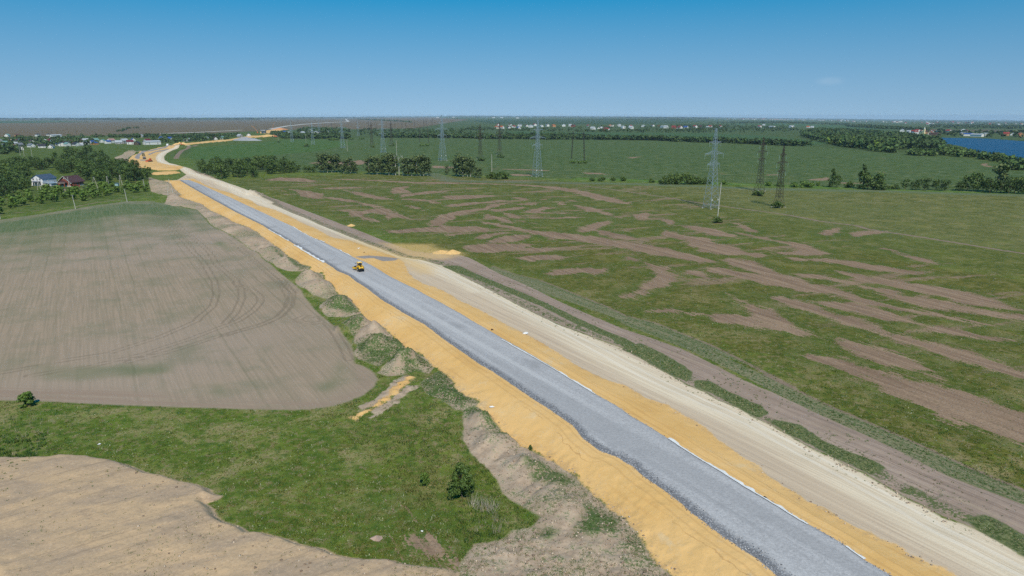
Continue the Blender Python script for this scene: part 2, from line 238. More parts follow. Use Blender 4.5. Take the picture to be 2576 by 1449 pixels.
P_fsand = [G('K 1290,505 1330,460 1420,432 1500,405 1650,372 1800,347 2000,326 2200,306 2350,291 2576,276 L 200,268 190,285 0,300 K 2300,315 2100,331 1900,352 1750,387 1650,412 1580,450 1565,490 1590,530 1700,556 1860,582 1780,606 1600,611 1480,592 1330,572 1300,547', 0),
           G('K 1510,640 1650,628 1800,622 1820,635 1650,655 1520,655', 0), G('L 350,222 420,205 600,188 590,200 480,225 440,240 360,240', 0), G('L 0,305 250,262 470,258 470,270 300,280 180,290 0,318', 0)]
P_fgravel = [G('K 1355,490 1380,455 1440,430 1560,402 1720,368 1850,350 1840,354 1730,378 1580,412 1450,440 1410,470 1405,505 1380,508', 0), G('K 1405,512 1490,512 1500,524 1420,524', 0), G('K 1490,455 1560,428 1700,395 1700,400 1570,436 1500,468', 0)]
P_fberm = [G('K 1150,480 1250,440 1340,420 1450,410 1360,440 1290,480 1300,560 1230,545', 0), G('K 1900,660 2060,640 2250,720 2400,790 2576,850 2576,880 2300,790 2100,740', 0)]
# land cover of the wide country: (outline, colour, feather in metres)
def S(r, g, b, k=.92):
    f = lambda c: ((c/255+.055)/1.055)**2.4 if c > 10 else c/255/12.92
    return np.array([f(r), f(g), f(b)])*k
GRASSK = np.array([.92, .90, .70])
COV = [
 ('-600,311 300,308 891,298.7 1090,295 1180,301 1120,310 1040,323 900,325 750,326 600,332 500,338 350,341 200,341 0,345 -600,345', S(125, 106, 100), 8),
 ('-600,303 150,303 210,307.5 0,310.5 -600,310.5', S(72, 98, 70), 10), ('-600,298.5 700,296 1000,294 1100,295 891,299 300,308 210,307 150,303 -600,303', S(112, 104, 100), 20),
 ('1180,303 1230,301 1400,300 1700,301 1790,303 1700,311 1500,313 1320,312 1230,311', S(56, 84, 58), 6),
 ('1270,330 1450,333 1776,335 1950,343 2090,360 2020,367 1900,358 1776,351 1500,350 1300,341', S(72, 104, 74), 4),
 ('1810,310 1960,311 2130,315 2300,325 2210,327 2000,317 1850,314', S(74, 106, 76), 5), ('2337,325 2576,327 2800,328 2800,334 2576,333 2340,330', S(112, 98, 96), 8),
 # weedy field between the lane and the hedgerows
 ('470,455 500,400 560,372 700,352 900,346 1132,348 1500,352 1776,352 2030,368 2250,385 2440,400 2700,440 2900,520 2576,490 2200,474 1776,458 1500,452 1300,445 1100,436 900,432 700,430 560,440', S(88, 108, 72), 6),
 ('470,400 480,372 560,360 640,362 700,352 800,350 900,360 800,380 640,395 540,402', S(82, 112, 62), 6),
 # cut meadow right of the path
 ('1600,470 1776,470 1932,477 2200,484 2576,494 2900,510 2900,640 2576,632 2300,610 2100,577 1932,541 1800,518 1650,488', S(118, 120, 80), 5),
 ('1440,452 1776,463 2100,476 2576,490 2900,505 2900,485 2576,482 2200,474 1776,458 1450,446', S(98, 130, 62), 3),
 # land right of the works
 ('560,455 700,445 900,438 1300,448 1600,468 1776,500 2100,575 2576,632 2900,660 2900,800 2576,700 2200,640 1800,600 1500,590 1200,610 1000,600 800,540 640,485', S(106, 112, 63), 6),
 ('1000,610 1200,606 1500,592 1800,602 2200,642 2576,702 2900,800 2900,1500 2400,1160 1900,930 1500,780 1200,650', S(109, 109, 59), 10),
 # green around the village and orchard
 ('-600,345 0,345 400,340 700,330 760,345 640,360 480,372 400,400 330,430 300,450 400,460 380,490 0,545 -600,600', S(92, 110, 56), 4),
]
COV = [(G(a), c*GRASSK, f) for a, c, f in COV]
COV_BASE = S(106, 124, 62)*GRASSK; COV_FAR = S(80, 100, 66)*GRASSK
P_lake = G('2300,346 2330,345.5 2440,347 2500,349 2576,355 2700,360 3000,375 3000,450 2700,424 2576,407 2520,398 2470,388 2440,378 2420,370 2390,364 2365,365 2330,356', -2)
# heaps: centre, rim, height
HEAPS = [('I 850,540', 'I 970,560', 1.9), ('I 930,640', 'I 1080,680', 2.0), ('I 1150,820', 'I 1330,850', 2.6), ('I 1330,1020', 'I 1450,1060', 1.8), ('I 1500,1080', 'I 1620,1110', 2.0),
         ('I 1560,1230', 'I 1750,1270', 2.2), ('I 1850,1400', 'I 1990,1410', 1.8), ('Q 1430,160', 'Q 1560,180', 2.2), ('I 300,170', 'I 430,220', .9), ('I 120,60', 'I 250,110', .9), ('I 480,270', 'I 600,320', .9), ('I 620,380', 'I 740,420', .9), ('J 2180,450', 'J 2300,480', .9), ('J 1950,310', 'J 2080,330', .9), ('J 1620,110', 'J 1750,140', 2.6), ('J 1750,230', 'J 1830,260', 2.0),
         ('Q 2250,680', 'Q 2380,720', 1.2), ('S 1560,120', 'S 1680,160', 1.3), ('S 1750,260', 'S 1900,300', 1.2), ('S 1950,520', 'S 2150,560', 1.0),
         ('A 410,225', 'A 470,250', 2.0), ('A 500,255', 'A 560,270', 1.2), ('K 1485,385', 'K 1530,390', 3.0), ('K 1350,435', 'K 1420,440', 3.0), ('K 1830,380', 'K 1890,385', 4.0)]
HEAPS = [(P1(a), math.dist(P1(a), P1(b)), h) for a, b, h in HEAPS]
_ra, _rb = P(2110, 1400, HG), P(640, 545, HG)
ROAD_ANG = math.atan2(_rb[1]-_ra[1], _rb[0]-_ra[0])

def fields(x, y, full=True):
    f = {}
    f['gravel'] = sdf_poly(x, y, P_gravel)
    f['sand'] = sdf_poly(x, y, P_sand); f['sand_h'] = sdf_poly(x, y, P_sand_s); f['grav_h'] = sdf_poly(x, y, P_gravel_s)
    f['haul'] = np.maximum(sdf_poly(x, y, P_haul), sdf_line(x, y, haul_up, 5.5))
    f['dist'] = sdf_poly(x, y, P_dist)
    f['berm'] = np.maximum(umax(x, y, P_berm), np.maximum(sdf_line(x, y, P_soilstrip, 1.1), sdf_line(x, y, P_stripsoil2, 1.0))+(fbm(x/1.4, y/1.4, 3, 105)-.5)*2.4)
    f['berm'] = np.maximum(f['berm'], umax(x, y, P_fberm))
    f['spoil'] = sdf_poly(x, y, P_spoil)
    f['crop'] = sdf_poly(x, y, P_crop)
    f['verge'] = umax(x, y, P_verge)
    f['verge2'] = sdf_poly(x, y, P_verge2)
    f['sandx'] = np.maximum(sdf_line(x, y, P_sandstrip, .75)+(fbm(x/1.3, y/1.3, 3, 103)-.5)*2.2, umax(x, y, P_fsand))
    f['gravx'] = np.maximum(sdf_poly(x, y, P_ramp), umax(x, y, P_fgravel))
    f['lake'] = sdf_poly(x, y, P_lake)
    if full:
        f['bare'] = np.clip(umax(x, y, P_bare)+(fbm(x/6.5, y/6.5, 4, 101)-.5)*6.5*smooth(-14, -3, umax(x, y, P_bare)), -30, 30)
        f['core'] = np.maximum(sdf_line(x, y, haul_core, 0), sdf_line(x, y, haul_up, 0))
        f['path'] = np.maximum(np.maximum(sdf_line(x, y, path_line, 1.5), sdf_line(x, y, far_track, 3.0)), np.maximum(sdf_line(x, y, crop_path, 1.0), sdf_line(x, y, P_line, .55)))
        for q in yard_path: f['path'] = np.maximum(f['path'], sdf_line(x, y, q, 1.6))
        f['lane'] = sdf_line(x, y, lane_line, 7.0)
        f['cgreen'] = np.maximum(np.maximum(smooth(-22, 8, umax(x, y, P_cropgreen)), .55*smooth(-150, 0, umax(x, y, P_cropgreen, 200.))), .44*smooth(-2.5, 5, umax(x, y, P_cropgreen2)))
        f['chead'] = smooth(-2, 3, sdf_poly(x, y, P_crophead))
        f['psand'] = umax(x, y, pale_sand); f['weed'] = umax(x, y, P_weedz); f['bz'] = smooth(-10, 10, sdf_poly(x, y, P_bzone))
        wl = np.full(x.shape, 9.0)
        for q in wheel_lines:
            d = -sdf_line(x, y, q, 0, 12.0)
            wl = np.minimum(wl, np.abs(d-.95))
        f['wheel'] = wl
        f['edge'] = np.minimum(9, -np.maximum(sdf_line(x, y, gL, 0, 9.), sdf_line(x, y, gR, 0, 9.)*1.0-1.2))
    return f
def height(x, y, f):
    r = np.hypot(x, y)
    z = far_slope(x, y)
    near = 1-smooth(500, 1300, r)
    z = z+near*(fbm(x/45, y/45, 3, 3)-.5)*.7*smooth(0, 4, np.minimum(-f['sand'], -f['haul'])+4)
    n6 = fbm(x/5.5, y/5.5, 4, 5); n2 = fbm(x/1.4, y/1.4, 3, 9); n25 = fbm(x/22, y/22, 3, 21)
    z = z+near*(n2-.5)*.16*smooth(-1, 3, -np.maximum(f['gravel'], np.maximum(f['haul'], f['crop'])))
    bench = HB*smooth(0, 7, f['haul'])
    bench = np.maximum(bench, .25*smooth(0, 2.5, f['dist']))
    ds = np.maximum(f['sand_h'], 0); dg = np.maximum(-f['grav_h'], 0)
    t = np.where(f['gravel'] > 0, 1.0, ds/(ds+dg+1e-6))
    emb = np.where(np.maximum(f['sand_h'], f['gravel']) > -.5, bench+(HG-.28-bench)*np.clip(t*1.55, 0, 1), bench)
    emb = emb+np.where((f['sand'] > 0) & (f['gravel'] < 0), ((n2-.5)*.06+(n6-.5)*.03)*(1+1.6*smooth(2.6, .4, f['sand'])), 0)
    emb = emb+.28*smooth(0, 1.1, f['gravel'])
    z = z+emb
    b = smooth(0, 4, f['berm'])*(f['sand'] < .3)
    wide = smooth(60, 125, r)
    c_, s_ = math.cos(ROAD_ANG), math.sin(ROAD_ANG); al = x*c_+y*s_; ac = -x*s_+y*c_
    fold = np.abs(fbm(al/3.6+ac/9, ac/16, 3, 51)-.5)*2
    z = z+b*((.25+.55*wide)*(.5+n6)+(n2-.5)*.35+wide*1.5*(fold-.3))
    for (c, rad, h) in HEAPS:
        d = np.hypot(x-c[0], y-c[1])/rad
        k = d < 1.5
        if k.any():
            dd = d[k]*(1+.9*(n6[k]-.5)+.25*(n2[k]-.5))
            z[k] += 1.35*h*np.clip(1-dd, 0, 1)**.95*(.75+.9*np.abs(n6[k]-.5)*2)*smooth(-.6, .2, -f['sand'][k])
    z = z+smooth(0, 1.8, f['spoil'])*(1.2+.45*(n25-.5))+smooth(0, 2, f['spoil'])*((n6-.5)*.2+(n2-.5)*.10)
    far = r > 420
    z = z+np.where(far, 1.6*smooth(0, 4, f['sandx']), .35*smooth(0, .9, f['sandx']))
    z = z-4.5*smooth(-3, 8, f['lake'])
    z = z+.35*(n2-.3)*smooth(0, .8, f['verge'])
    return z
GRID = {}
def zat(x, y):
    if GRID:
        x = np.atleast_1d(np.asarray(x, float)); y = np.atleast_1d(np.asarray(y, float)); rr, Z = GRID['r'], GRID['z']
        r = np.hypot(x, y); a = (np.degrees(np.arctan2(x, y))+47)/GRID['da']; a = np.clip(a, 0, Z.shape[1]-1.001); j = a.astype(int); fa = a-j
        i = np.clip(np.searchsorted(rr, r)-1, 0, len(rr)-2); fr = np.clip((r-rr[i])/(rr[i+1]-rr[i]), 0, 1)
        return (Z[i, j]*(1-fa)+Z[i, j+1]*fa)*(1-fr)+(Z[i+1, j]*(1-fa)+Z[i+1, j+1]*fa)*fr
    x = np.atleast_1d(np.asarray(x, float)); y = np.atleast_1d(np.asarray(y, float))
    return height(x, y, fields(x, y, False))

# ---------------------------------------------------------------- material helpers
class NB:
    def __init__(s, name):
        s.m = bpy.data.materials.new(name); s.m.use_nodes = True; s.t = s.m.node_tree
        s.b = s.t.nodes['Principled BSDF']; s.L = s.t.links.new
        s.b.inputs['Specular IOR Level'].default_value = .2; s.b.inputs['Roughness'].default_value = .85
        s.pos = s.t.nodes.new('ShaderNodeNewGeometry').outputs['Position']
    def n(s, k): return s.t.nodes.new(k)
    def put(s, sock, v):
        if isinstance(v, bpy.types.NodeSocket): s.L(v, sock)
        elif isinstance(v, (int, float)): sock.default_value = v
        else:
            v = tuple(float(c) for c in v); sock.default_value = v+(1,) if len(v) == 3 and len(sock.default_value) == 4 else v
    def math(s, op, a, b=0.0, clamp=False):
        n = s.n('ShaderNodeMath'); n.operation = op; n.use_clamp = clamp; s.put(n.inputs[0], a); s.put(n.inputs[1], b); return n.outputs[0]
    def add(s, a, b): return s.math('ADD', a, b)
    def sub(s, a, b): return s.math('SUBTRACT', a, b)
    def mul(s, a, b): return s.math('MULTIPLY', a, b)
    def mad(s, a, k, c):
        n = s.n('ShaderNodeMath'); n.operation = 'MULTIPLY_ADD'; s.put(n.inputs[0], a); s.put(n.inputs[1], k); s.put(n.inputs[2], c); return n.outputs[0]
    def mix(s, f, a, b, mode='MIX'):
        n = s.n('ShaderNodeMix'); n.data_type = 'RGBA'; n.blend_type = mode; n.clamp_factor = True
        s.put(n.inputs[0], f); s.put(n.inputs[6], a); s.put(n.inputs[7], b); return n.outputs[2]
    def ss(s, v, a, b):
        n = s.n('ShaderNodeMapRange'); n.interpolation_type = 'SMOOTHSTEP'; s.put(n.inputs[0], v); s.put(n.inputs[1], a); s.put(n.inputs[2], b); return n.outputs[0]
    def attr(s, name, vec=False):
        n = s.n('ShaderNodeAttribute'); n.attribute_name = name; return n.outputs['Color' if vec else 'Fac']
    def noise(s, scale, detail=3, rough=.55, co=None, dist=0.0):
        n = s.n('ShaderNodeTexNoise'); n.inputs['Scale'].default_value = scale; n.inputs['Detail'].default_value = detail
        n.inputs['Roughness'].default_value = rough; n.inputs['Distortion'].default_value = dist; s.L(co or s.pos, n.inputs['Vector']); return n.outputs[0]
    def voro(s, scale, co=None):
        n = s.n('ShaderNodeTexVoronoi'); n.inputs['Scale'].default_value = scale; s.L(co or s.pos, n.inputs['Vector']); return n
    def rot(s, ang, sx, sy):
        n = s.n('ShaderNodeMapping'); n.vector_type = 'POINT'; n.inputs['Rotation'].default_value = (0, 0, -ang); n.inputs['Scale'].default_value = (sx, sy, 1)
        # rotate first, then stretch: two mapping nodes
        n.inputs['Scale'].default_value = (1, 1, 1); s.L(s.pos, n.inputs['Vector'])
        k = s.n('ShaderNodeMapping'); k.inputs['Scale'].default_value = (sx, sy, 1); s.L(n.outputs[0], k.inputs['Vector']); return k.outputs[0]
    def col(s, c): s.put(s.b.inputs['Base Color'], c)
    def bump(s, h, strength=.5, dist=.1):
        n = s.n('ShaderNodeBump'); n.inputs['Strength'].default_value = strength; n.inputs['Distance'].default_value = dist
        s.put(n.inputs['Height'], h); s.L(n.outputs[0], s.b.inputs['Normal'])

def terrain_material(name, B):
    """B: which grounds can show; a single letter means that ground alone"""
    m = NB(name)
    fine = m.noise(2.6, 3, .6); med = m.noise(.42, 4, .6); big = m.noise(.055, 4, .55); huge = m.noise(.0075, 3, .5); tiny = m.noise(9, 2, .6)
    road = m.noise(1.0, 4, .6, m.rot(ROAD_ANG, .02, .9))
    road2 = m.noise(1.0, 3, .6, m.rot(ROAD_ANG, .05, 2.6))
    strk = m.noise(1.0, 4, .6, m.rot(R(116), .035, .5))
    iso = m.noise(.13, 4, .6, None, .6)
    rows = m.noise(1.0, 3, .65, m.rot(R(121.5), .04, 1.7))
    rows2 = m.noise(1.0, 2, .5, m.rot(R(121.5), .004, .16))
    rag = m.add(m.mul(m.sub(med, .5), 1.0), m.mul(m.sub(fine, .5), .55))      # ragged edge offset
    def mask(name, wdt=.25, amp=1.0):
        return m.ss(m.mad(rag, amp, m.attr(name)), -wdt, wdt)
    # grass cover
    cov = m.attr('cov', True)
    dark = m.mix(1, cov, (.56, .68, .54), 'MULTIPLY')
    g = m.mix(m.ss(m.add(m.mul(med, .6), m.mul(iso, .4)), .40, .58), dark, cov)
    g = m.mix(m.mul(m.ss(m.noise(.23, 4, .65), .52, .62), .5), g, m.mix(1, cov, (1.22, 1.12, .95), 'MULTIPLY'))
    g = m.mix(m.mul(m.ss(big, .5, .66), .55), g, m.mix(1, cov, (1.0, 1.12, .72), 'MULTIPLY'))
    lite = m.mix(.55, cov, S(158, 146, 104))
    dry = m.mul(m.ss(m.add(m.mul(big, .45), m.mul(iso, .55)), .49, .62), m.attr('dry'))
    g = m.mix(m.mul(dry, m.ss(fine, .3, .62)), g, m.mix(.25, S(166, 146, 112), cov))
    g = m.mix(m.mul(m.ss(m.add(m.mul(strk, .5), m.mul(iso, .5)), .5, .66), .3), g, lite)
    sp = m.voro(.55); g = m.mix(m.mul(m.ss(sp.outputs['Distance'], .22, .1), m.mul(.65, m.ss(big, .35, .6))), g, S(64, 92, 42))
    g = m.mix(m.mul(m.ss(fine, .55, .75), .4), g, m.mix(.5, lite, cov))
    g = m.mix(m.mul(m.ss(fine, .46, .28), .5), g, m.mix(1, cov, (.62, .70, .60), 'MULTIPLY'))
    g = m.mix(m.mul(m.ss(huge, .45, .65), .25), g, m.mix(.5, cov, S(70, 98, 48)))
    dn = m.noise(.62, 4, .72); dm = m.attr('dry')
    g = m.mix(m.mul(m.mul(m.ss(dn, .52, .62), .75), dm), g, m.mix(fine, S(112, 104, 72), S(150, 136, 102)))
    g = m.mix(m.mul(m.mul(m.ss(dn, .46, .37), .7), dm), g, S(60, 86, 38))
    g = m.mix(m.mul(m.mul(m.ss(m.noise(.33, 3, .6), .56, .66), .45), dm), g, S(112, 128, 52))
    nf = m.noise(.075, 5, .78); nf2 = m.noise(.028, 4, .7); fw = m.attr('farw')
    g = m.mix(m.mul(m.ss(nf, .50, .34), m.mul(fw, .75)), g, m.mix(1, g, (.50, .62, .55), 'MULTIPLY'))
    g = m.mix(m.mul(m.ss(nf, .52, .66), m.mul(fw, .6)), g, m.mix(.4, g, S(146, 152, 122)))
    g = m.mix(m.mul(m.ss(m.add(m.mul(nf2, .6), m.mul(nf, .4)), .60, .66), m.mul(fw, .7)), g, S(136, 112, 96))
    # bare soil wheel swathes
    bare = m.mix(m.ss(strk, .35, .65), S(134, 111, 92), S(160, 136, 113))
    bare = m.mix(m.mul(m.ss(fine, .55, .35), .5), bare, S(108, 90, 76))
    strk2 = m.noise(1.0, 4, .65, m.rot(R(118), .09, .8))
    lush = m.ss(m.add(m.attr('bare'), m.add(m.mul(m.sub(strk2, .5), 8.0), m.mul(m.sub(iso, .5), 14.0))), -7.0, -2.5)
    g = m.mix(m.mul(lush, .38), g, m.mix(fine, S(56, 82, 34), S(86, 108, 48)))
    fs = m.sub(m.add(m.mul(fine, .65), m.mul(tiny, .35)), .5)
    bm = m.ss(m.add(m.add(m.attr('bare'), m.mul(fs, 7.0)), m.add(m.mul(m.sub(strk2, .5), 9.0), m.mul(rag, 2.6))), -.3, .5)
    bm2 = m.mul(.8, m.ss(m.add(m.add(m.attr('bare'), m.mul(fs, 16.0)), m.mul(m.sub(strk2, .5), 30.0)), 1.2, 2.4))
    pz = m.noise(1.0, 5, .72, m.rot(R(20), .017, .075))
    bm2 = m.math('MAXIMUM', bm2, m.mul(m.mul(m.attr('bz'), .8), m.ss(m.mad(fs, .22, pz), .555, .60)))
    bm = m.mul(m.math('MAXIMUM', bm, bm2), m.ss(m.add(m.mul(strk2, .4), m.mul(fine, .6)), .33, .42))
    g = m.mix(bm, g, bare)
    ln = m.mix(m.ss(fine, .3, .7), S(92, 106, 84), S(116, 122, 100))
    g = m.mix(m.mul(m.ss(m.attr('lane'), -3, 2), .7), g, ln)
    g = m.mix(m.mul(mask('path', .4, .5), .9), g, m.mix(med, S(120, 102, 92), S(158, 138, 122)))
    # young crop
    rc_ = m.n('ShaderNodeSeparateXYZ'); m.L(m.rot(R(121.5), 1, 1), rc_.inputs[0])
    yy = m.add(rc_.outputs[1], m.mul(m.sub(big, .5), 2.2))
    fr = m.math('FRACT', m.mul(yy, .19)); line = m.ss(m.math('ABSOLUTE', m.sub(fr, .5)), .09, .02)
    c = m.mix(m.ss(m.add(m.mul(fine, .35), m.mul(rows, .65)), .36, .64), S(170, 150, 129), S(150, 135, 115))
    c = m.mix(m.mul(m.ss(huge, .42, .6), .5), c, S(168, 151, 137))
    c = m.mix(m.ss(m.add(m.mul(m.add(big, m.mul(rows2, .6)), .7), m.sub(m.attr('cgreen'), .62)), .0, .8), c, m.mix(m.ss(rows, .3, .7), S(82, 104, 66), S(114, 122, 88)))
    c = m.mix(m.mul(m.ss(m.add(m.mul(big, .6), m.mul(iso, .4)), .46, .66), .5), c, S(124, 124, 100))
    c = m.mix(m.mul(line, m.mul(.22, m.ss(rows2, .4, .6))), c, S(98, 102, 74))
    c = m.mix(m.mul(m.ss(fine, .5, .3), .25), c, S(112, 108, 88))
    hd = m.noise(1.0, 4, .6, m.rot(R(-4), .03, .8))
    c = m.mix(m.mul(m.attr('chead'), m.ss(hd, .3, .6)), c, m.mix(fine, S(146, 124, 108), S(162, 144, 126)))
    c = m.mix(m.mul(m.ss(m.attr('wheel'), .55, .12), .42), c, S(112, 100, 84))
    g = c if B == 'c' else m.mix(mask('crop', .5, .6), g, c) if 'c' in B else g
    # dumped soil
    spn = m.noise(.16, 4, .6, m.rot(R(15), .5, 1.6))
    s = m.mix(m.ss(spn, .34, .6), S(174, 152, 128), S(196, 168, 134))
    s = m.mix(m.mul(m.ss(big, .5, .68), .55), s, S(160, 141, 122))
    s = m.mix(m.mul(m.ss(huge, .46, .58), .45), s, S(196, 168, 132))
    s = m.mix(m.mul(m.ss(med, .6, .72), .4), s, S(152, 132, 114))
    s = m.mix(m.mul(m.ss(m.add(m.mul(fine, .7), m.mul(tiny, .3)), .47, .36), .5), s, S(150, 130, 108))
    s = m.mix(m.mul(m.ss(fine, .56, .68), .4), s, S(214, 188, 154))
    s = m.mix(m.mul(m.ss(m.noise(1.0, 4, .65, m.rot(R(35), .05, 1.3)), .56, .64), .45), s, S(146, 126, 106))
    g = s if B == 's' else m.mix(mask('spoil', .25, .8), g, s) if 's' in B else g
    # thrown-up topsoil
    b = m.mix(m.ss(med, .3, .7), S(164, 144, 123), S(196, 175, 152))
    b = m.mix(m.mul(m.ss(fine, .5, .3), .4), b, S(132, 114, 100))
    wd = m.mul(m.ss(m.add(m.mul(med, .45), m.mad(big, .55, 0.0)), .47, .56), m.ss(m.add(m.mul(fine, .7), m.mul(tiny, .3)), .46, .55))
    b = m.mix(m.mul(wd, .8), b, S(76, 102, 54))
    b = m.mix(m.mul(m.ss(m.mad(rag, 2.0, m.attr('weed')), -1.2, .8), m.mul(m.ss(m.add(m.mul(fine, .6), m.mul(med, .4)), .40, .50), .85)), b, m.mix(med, S(52, 82, 36), S(80, 106, 52)))
    g = m.mix(mask('berm', .3, .9), g, b) if 'b' in B else g
    # disturbed ground and dirt track
    d = m.mix(m.ss(road, .3, .7), S(150, 131, 117), S(176, 156, 141))
    d = m.mix(m.mul(m.ss(road2, .52, .66), .6), d, S(128, 110, 98))
    d = m.mix(m.mul(m.ss(m.add(m.mul(big, .5), m.mul(road, .5)), .5, .62), .6), d, S(132, 113, 96))
    d = m.mix(m.mul(m.ss(m.add(m.mul(road, .7), m.mul(big, .3)), .54, .64), .4), d, S(186, 168, 148))
    d = m.mix(m.mul(m.ss(fine, .6, .72), .25), d, S(196, 178, 162))
    g = m.mix(mask('dist', .3, .7), g, d) if 'd' in B else g
    # verges
    v2 = m.mix(m.ss(m.add(m.mul(fine, .6), m.mul(road, .4)), .44, .56), S(136, 130, 102), m.mix(med, S(78, 96, 58), S(104, 114, 78)))
    g = m.mix(mask('verge2', .3, .5), g, v2) if 'v' in B else g
    # haul road
    h = m.mix(m.ss(road, .3, .72), S(194, 174, 150), S(214, 194, 168))
    h = m.mix(m.mul(m.ss(road2, .5, .7), .35), h, S(160, 143, 128))
    h = m.mix(m.mul(m.ss(med, .56, .7), .4), h, S(206, 184, 152))
    core = m.attr('core')
    h = m.mix(m.ss(m.mad(m.sub(road, .5), 4.5, core), -7.5, -2.6), h, m.mix(m.ss(road2, .35, .65), S(230, 214, 188), S(212, 193, 166)))
    h = m.mix(m.mul(m.ss(m.math('ABSOLUTE', m.add(core, 1.35)), .7, .2), .55), h, S(234, 222, 203))
    g = h if B == 'h' else m.mix(mask('haul', .35, .9), g, h) if 'h' in B else g
    if 'h' in B: g = m.mix(m.mul(m.ss(m.mad(rag, 5, m.attr('psand')), -4, 5), .62), g, S(222, 186, 124))
    hv = m.attr('haul'); zone = m.mul(m.ss(m.mad(rag, 3.0, hv), -4.2, -2.6), m.ss(hv, .6, -.6)); dz_ = m.ss(m.attr('dist'), 0.0, 1.0)
    if 'd' in B: g = m.mix(m.mul(m.mul(zone, dz_), m.ss(m.add(m.mul(med, .45), m.mul(fine, .55)), .47, .54)), g, m.mix(fine, S(74, 92, 52), S(112, 116, 80)))
    if 'd' in B: g = m.mix(m.mul(m.mul(m.ss(m.math('ABSOLUTE', m.mad(rag, 1.4, hv)), .9, .3), dz_), .7), g, m.mix(fine, S(150, 134, 112), S(220, 206, 178)))
    vg = m.mix(m.ss(fine, .35, .65), S(74, 90, 52), S(118, 122, 84))
    if 'v' in B: g = m.mix(m.ss(m.add(m.mad(rag, 1.1, m.attr('verge')), .8), -.25, .25), g, vg)
    # sand
    sd = m.mix(m.ss(big, .35, .65), S(224, 180, 114), S(230, 188, 126))
    sd = m.mix(m.mul(m.ss(med, .52, .7), .5), sd, S(214, 170, 106))
    sd = m.mix(m.mul(m.ss(road2, .6, .72), .35), sd, S(206, 164, 104))
    sd = m.mix(m.mul(m.ss(m.add(m.mul(med, .5), m.mul(big, .5)), .57, .64), .55), sd, S(226, 200, 158))
    sd = m.mix(m.mul(m.ss(fine, .64, .74), .3), sd, S(176, 136, 88))
    sd = m.mix(m.mul(m.ss(m.add(m.mul(iso, .6), m.mul(fine, .4)), .53, .64), .35), sd, S(232, 202, 152))
    sd = m.mix(m.mul(m.ss(m.add(m.mul(big, .5), m.mul(road, .5)), .46, .36), .5), sd, S(208, 162, 100))
    toe = m.mul(m.ss(m.attr('sand'), 3.0, .3), m.ss(m.add(m.mul(fine, .6), m.mul(med, .4)), .48, .6))
    sd = m.mix(m.mul(toe, .5), sd, S(180, 150, 114))
    od = m.mul(m.attr('gravel'), -1.0)
    ck = m.ss(m.math('ABSOLUTE', m.add(m.sub(od, 3.3), m.mul(m.sub(med, .5), 2.2))), .13, .03)
    sd = m.mix(m.mul(m.mul(ck, .4), m.ss(big, .5, .58)), sd, S(150, 108, 66))
    for q in (.9, 2.5):
        sd = m.mix(m.mul(m.ss(m.math('ABSOLUTE', m.add(m.sub(od, q), m.mul(m.sub(big, .5), 1.6))), .3, .08), .28), sd, S(188, 146, 92))
    sand_m = m.math('MAXIMUM', m.ss(m.mad(rag, 2.2, m.attr('sand')), -.3, .3), m.ss(m.add(m.mad(rag, 1.6, m.attr('sandx')), m.mul(fs, 2.4)), -.3, .4))
    g = sd if B == 'y' else m.mix(sand_m, g, sd) if 'y' in B else g
    # crushed stone
    gv = m.mix(m.ss(m.add(m.mul(tiny, .5), m.mul(fine, .5)), .3, .7), S(158, 157, 158), S(196, 195, 196))
    gv = m.mix(m.mul(m.ss(m.add(m.mul(med, .4), m.mul(road, .6)), .5, .68), .32), gv, S(142, 142, 144))
    gv = m.mix(m.mul(m.ss(m.add(m.mul(big, .6), m.mul(iso, .4)), .54, .66), .5), gv, S(134, 134, 136))
    gv = m.mix(m.mul(m.ss(big, .68, .76), .5), gv, S(168, 158, 144))
    lane = m.noise(1.0, 3, .5, m.rot(ROAD_ANG, .006, .33))
    gv = m.mix(m.mul(m.ss(lane, .5, .64), .38), gv, S(146, 146, 148))
    gv = m.mix(m.mul(m.ss(lane, .47, .36), .35), gv, S(204, 203, 202))
    st = m.voro(3.2)
    coarse = m.mix(m.ss(st.outputs['Distance'], .1, .55), S(170, 171, 174), S(88, 91, 98))
    gv = m.mix(m.mul(m.ss(m.mad(rag, 1.1, m.attr('edge')), 1.9, .6), .75), gv, coarse)
    if 'x' in B and B != 'x': g = m.mix(m.ss(m.mad(rag, 1.4, m.attr('gravx')), -.5, .5), g, m.mix(med, S(138, 130, 126), S(168, 160, 154)))
    gm = mask('gravel', .12, .45)
    g = gv if B == 'x' else m.mix(gm, g, gv) if 'x' in B else g
    m.col(g)
    rough = m.math('ADD', m.mul(m.attr('rough'), med), m.mul(fine, .30))
    m.bump(m.add(rough, m.mul(tiny, .06)), .65, .22)
    m.b.inputs['Roughness'].default_value = .95; m.b.inputs['Specular IOR Level'].default_value = .1
    return m.m
MATS_T = [terrain_material(*q) for q in (('terrain_mixed', 'csbdvhyx'), ('terrain_grass', ''), ('terrain_crop', 'c'), ('terrain_stone', 'x'), ('terrain_haul', 'h'), ('terrain_sand', 'y'), ('terrain_spoil', 's'))]
def simple(name, c, rough=.8, var=.12, scale=2.0, metal=0.0, spec=.25, c2=None):
    m = NB(name); n = m.noise(scale, 3)
    c = np.array(c); m.col(m.mix(m.ss(n, .3, .7), c*(1-var), (c2 if c2 is not None else c*(1+var))))
    m.b.inputs['Roughness'].default_value = rough; m.b.inputs['Metallic'].default_value = metal; m.b.inputs['Specular IOR Level'].default_value = spec
    return m.m

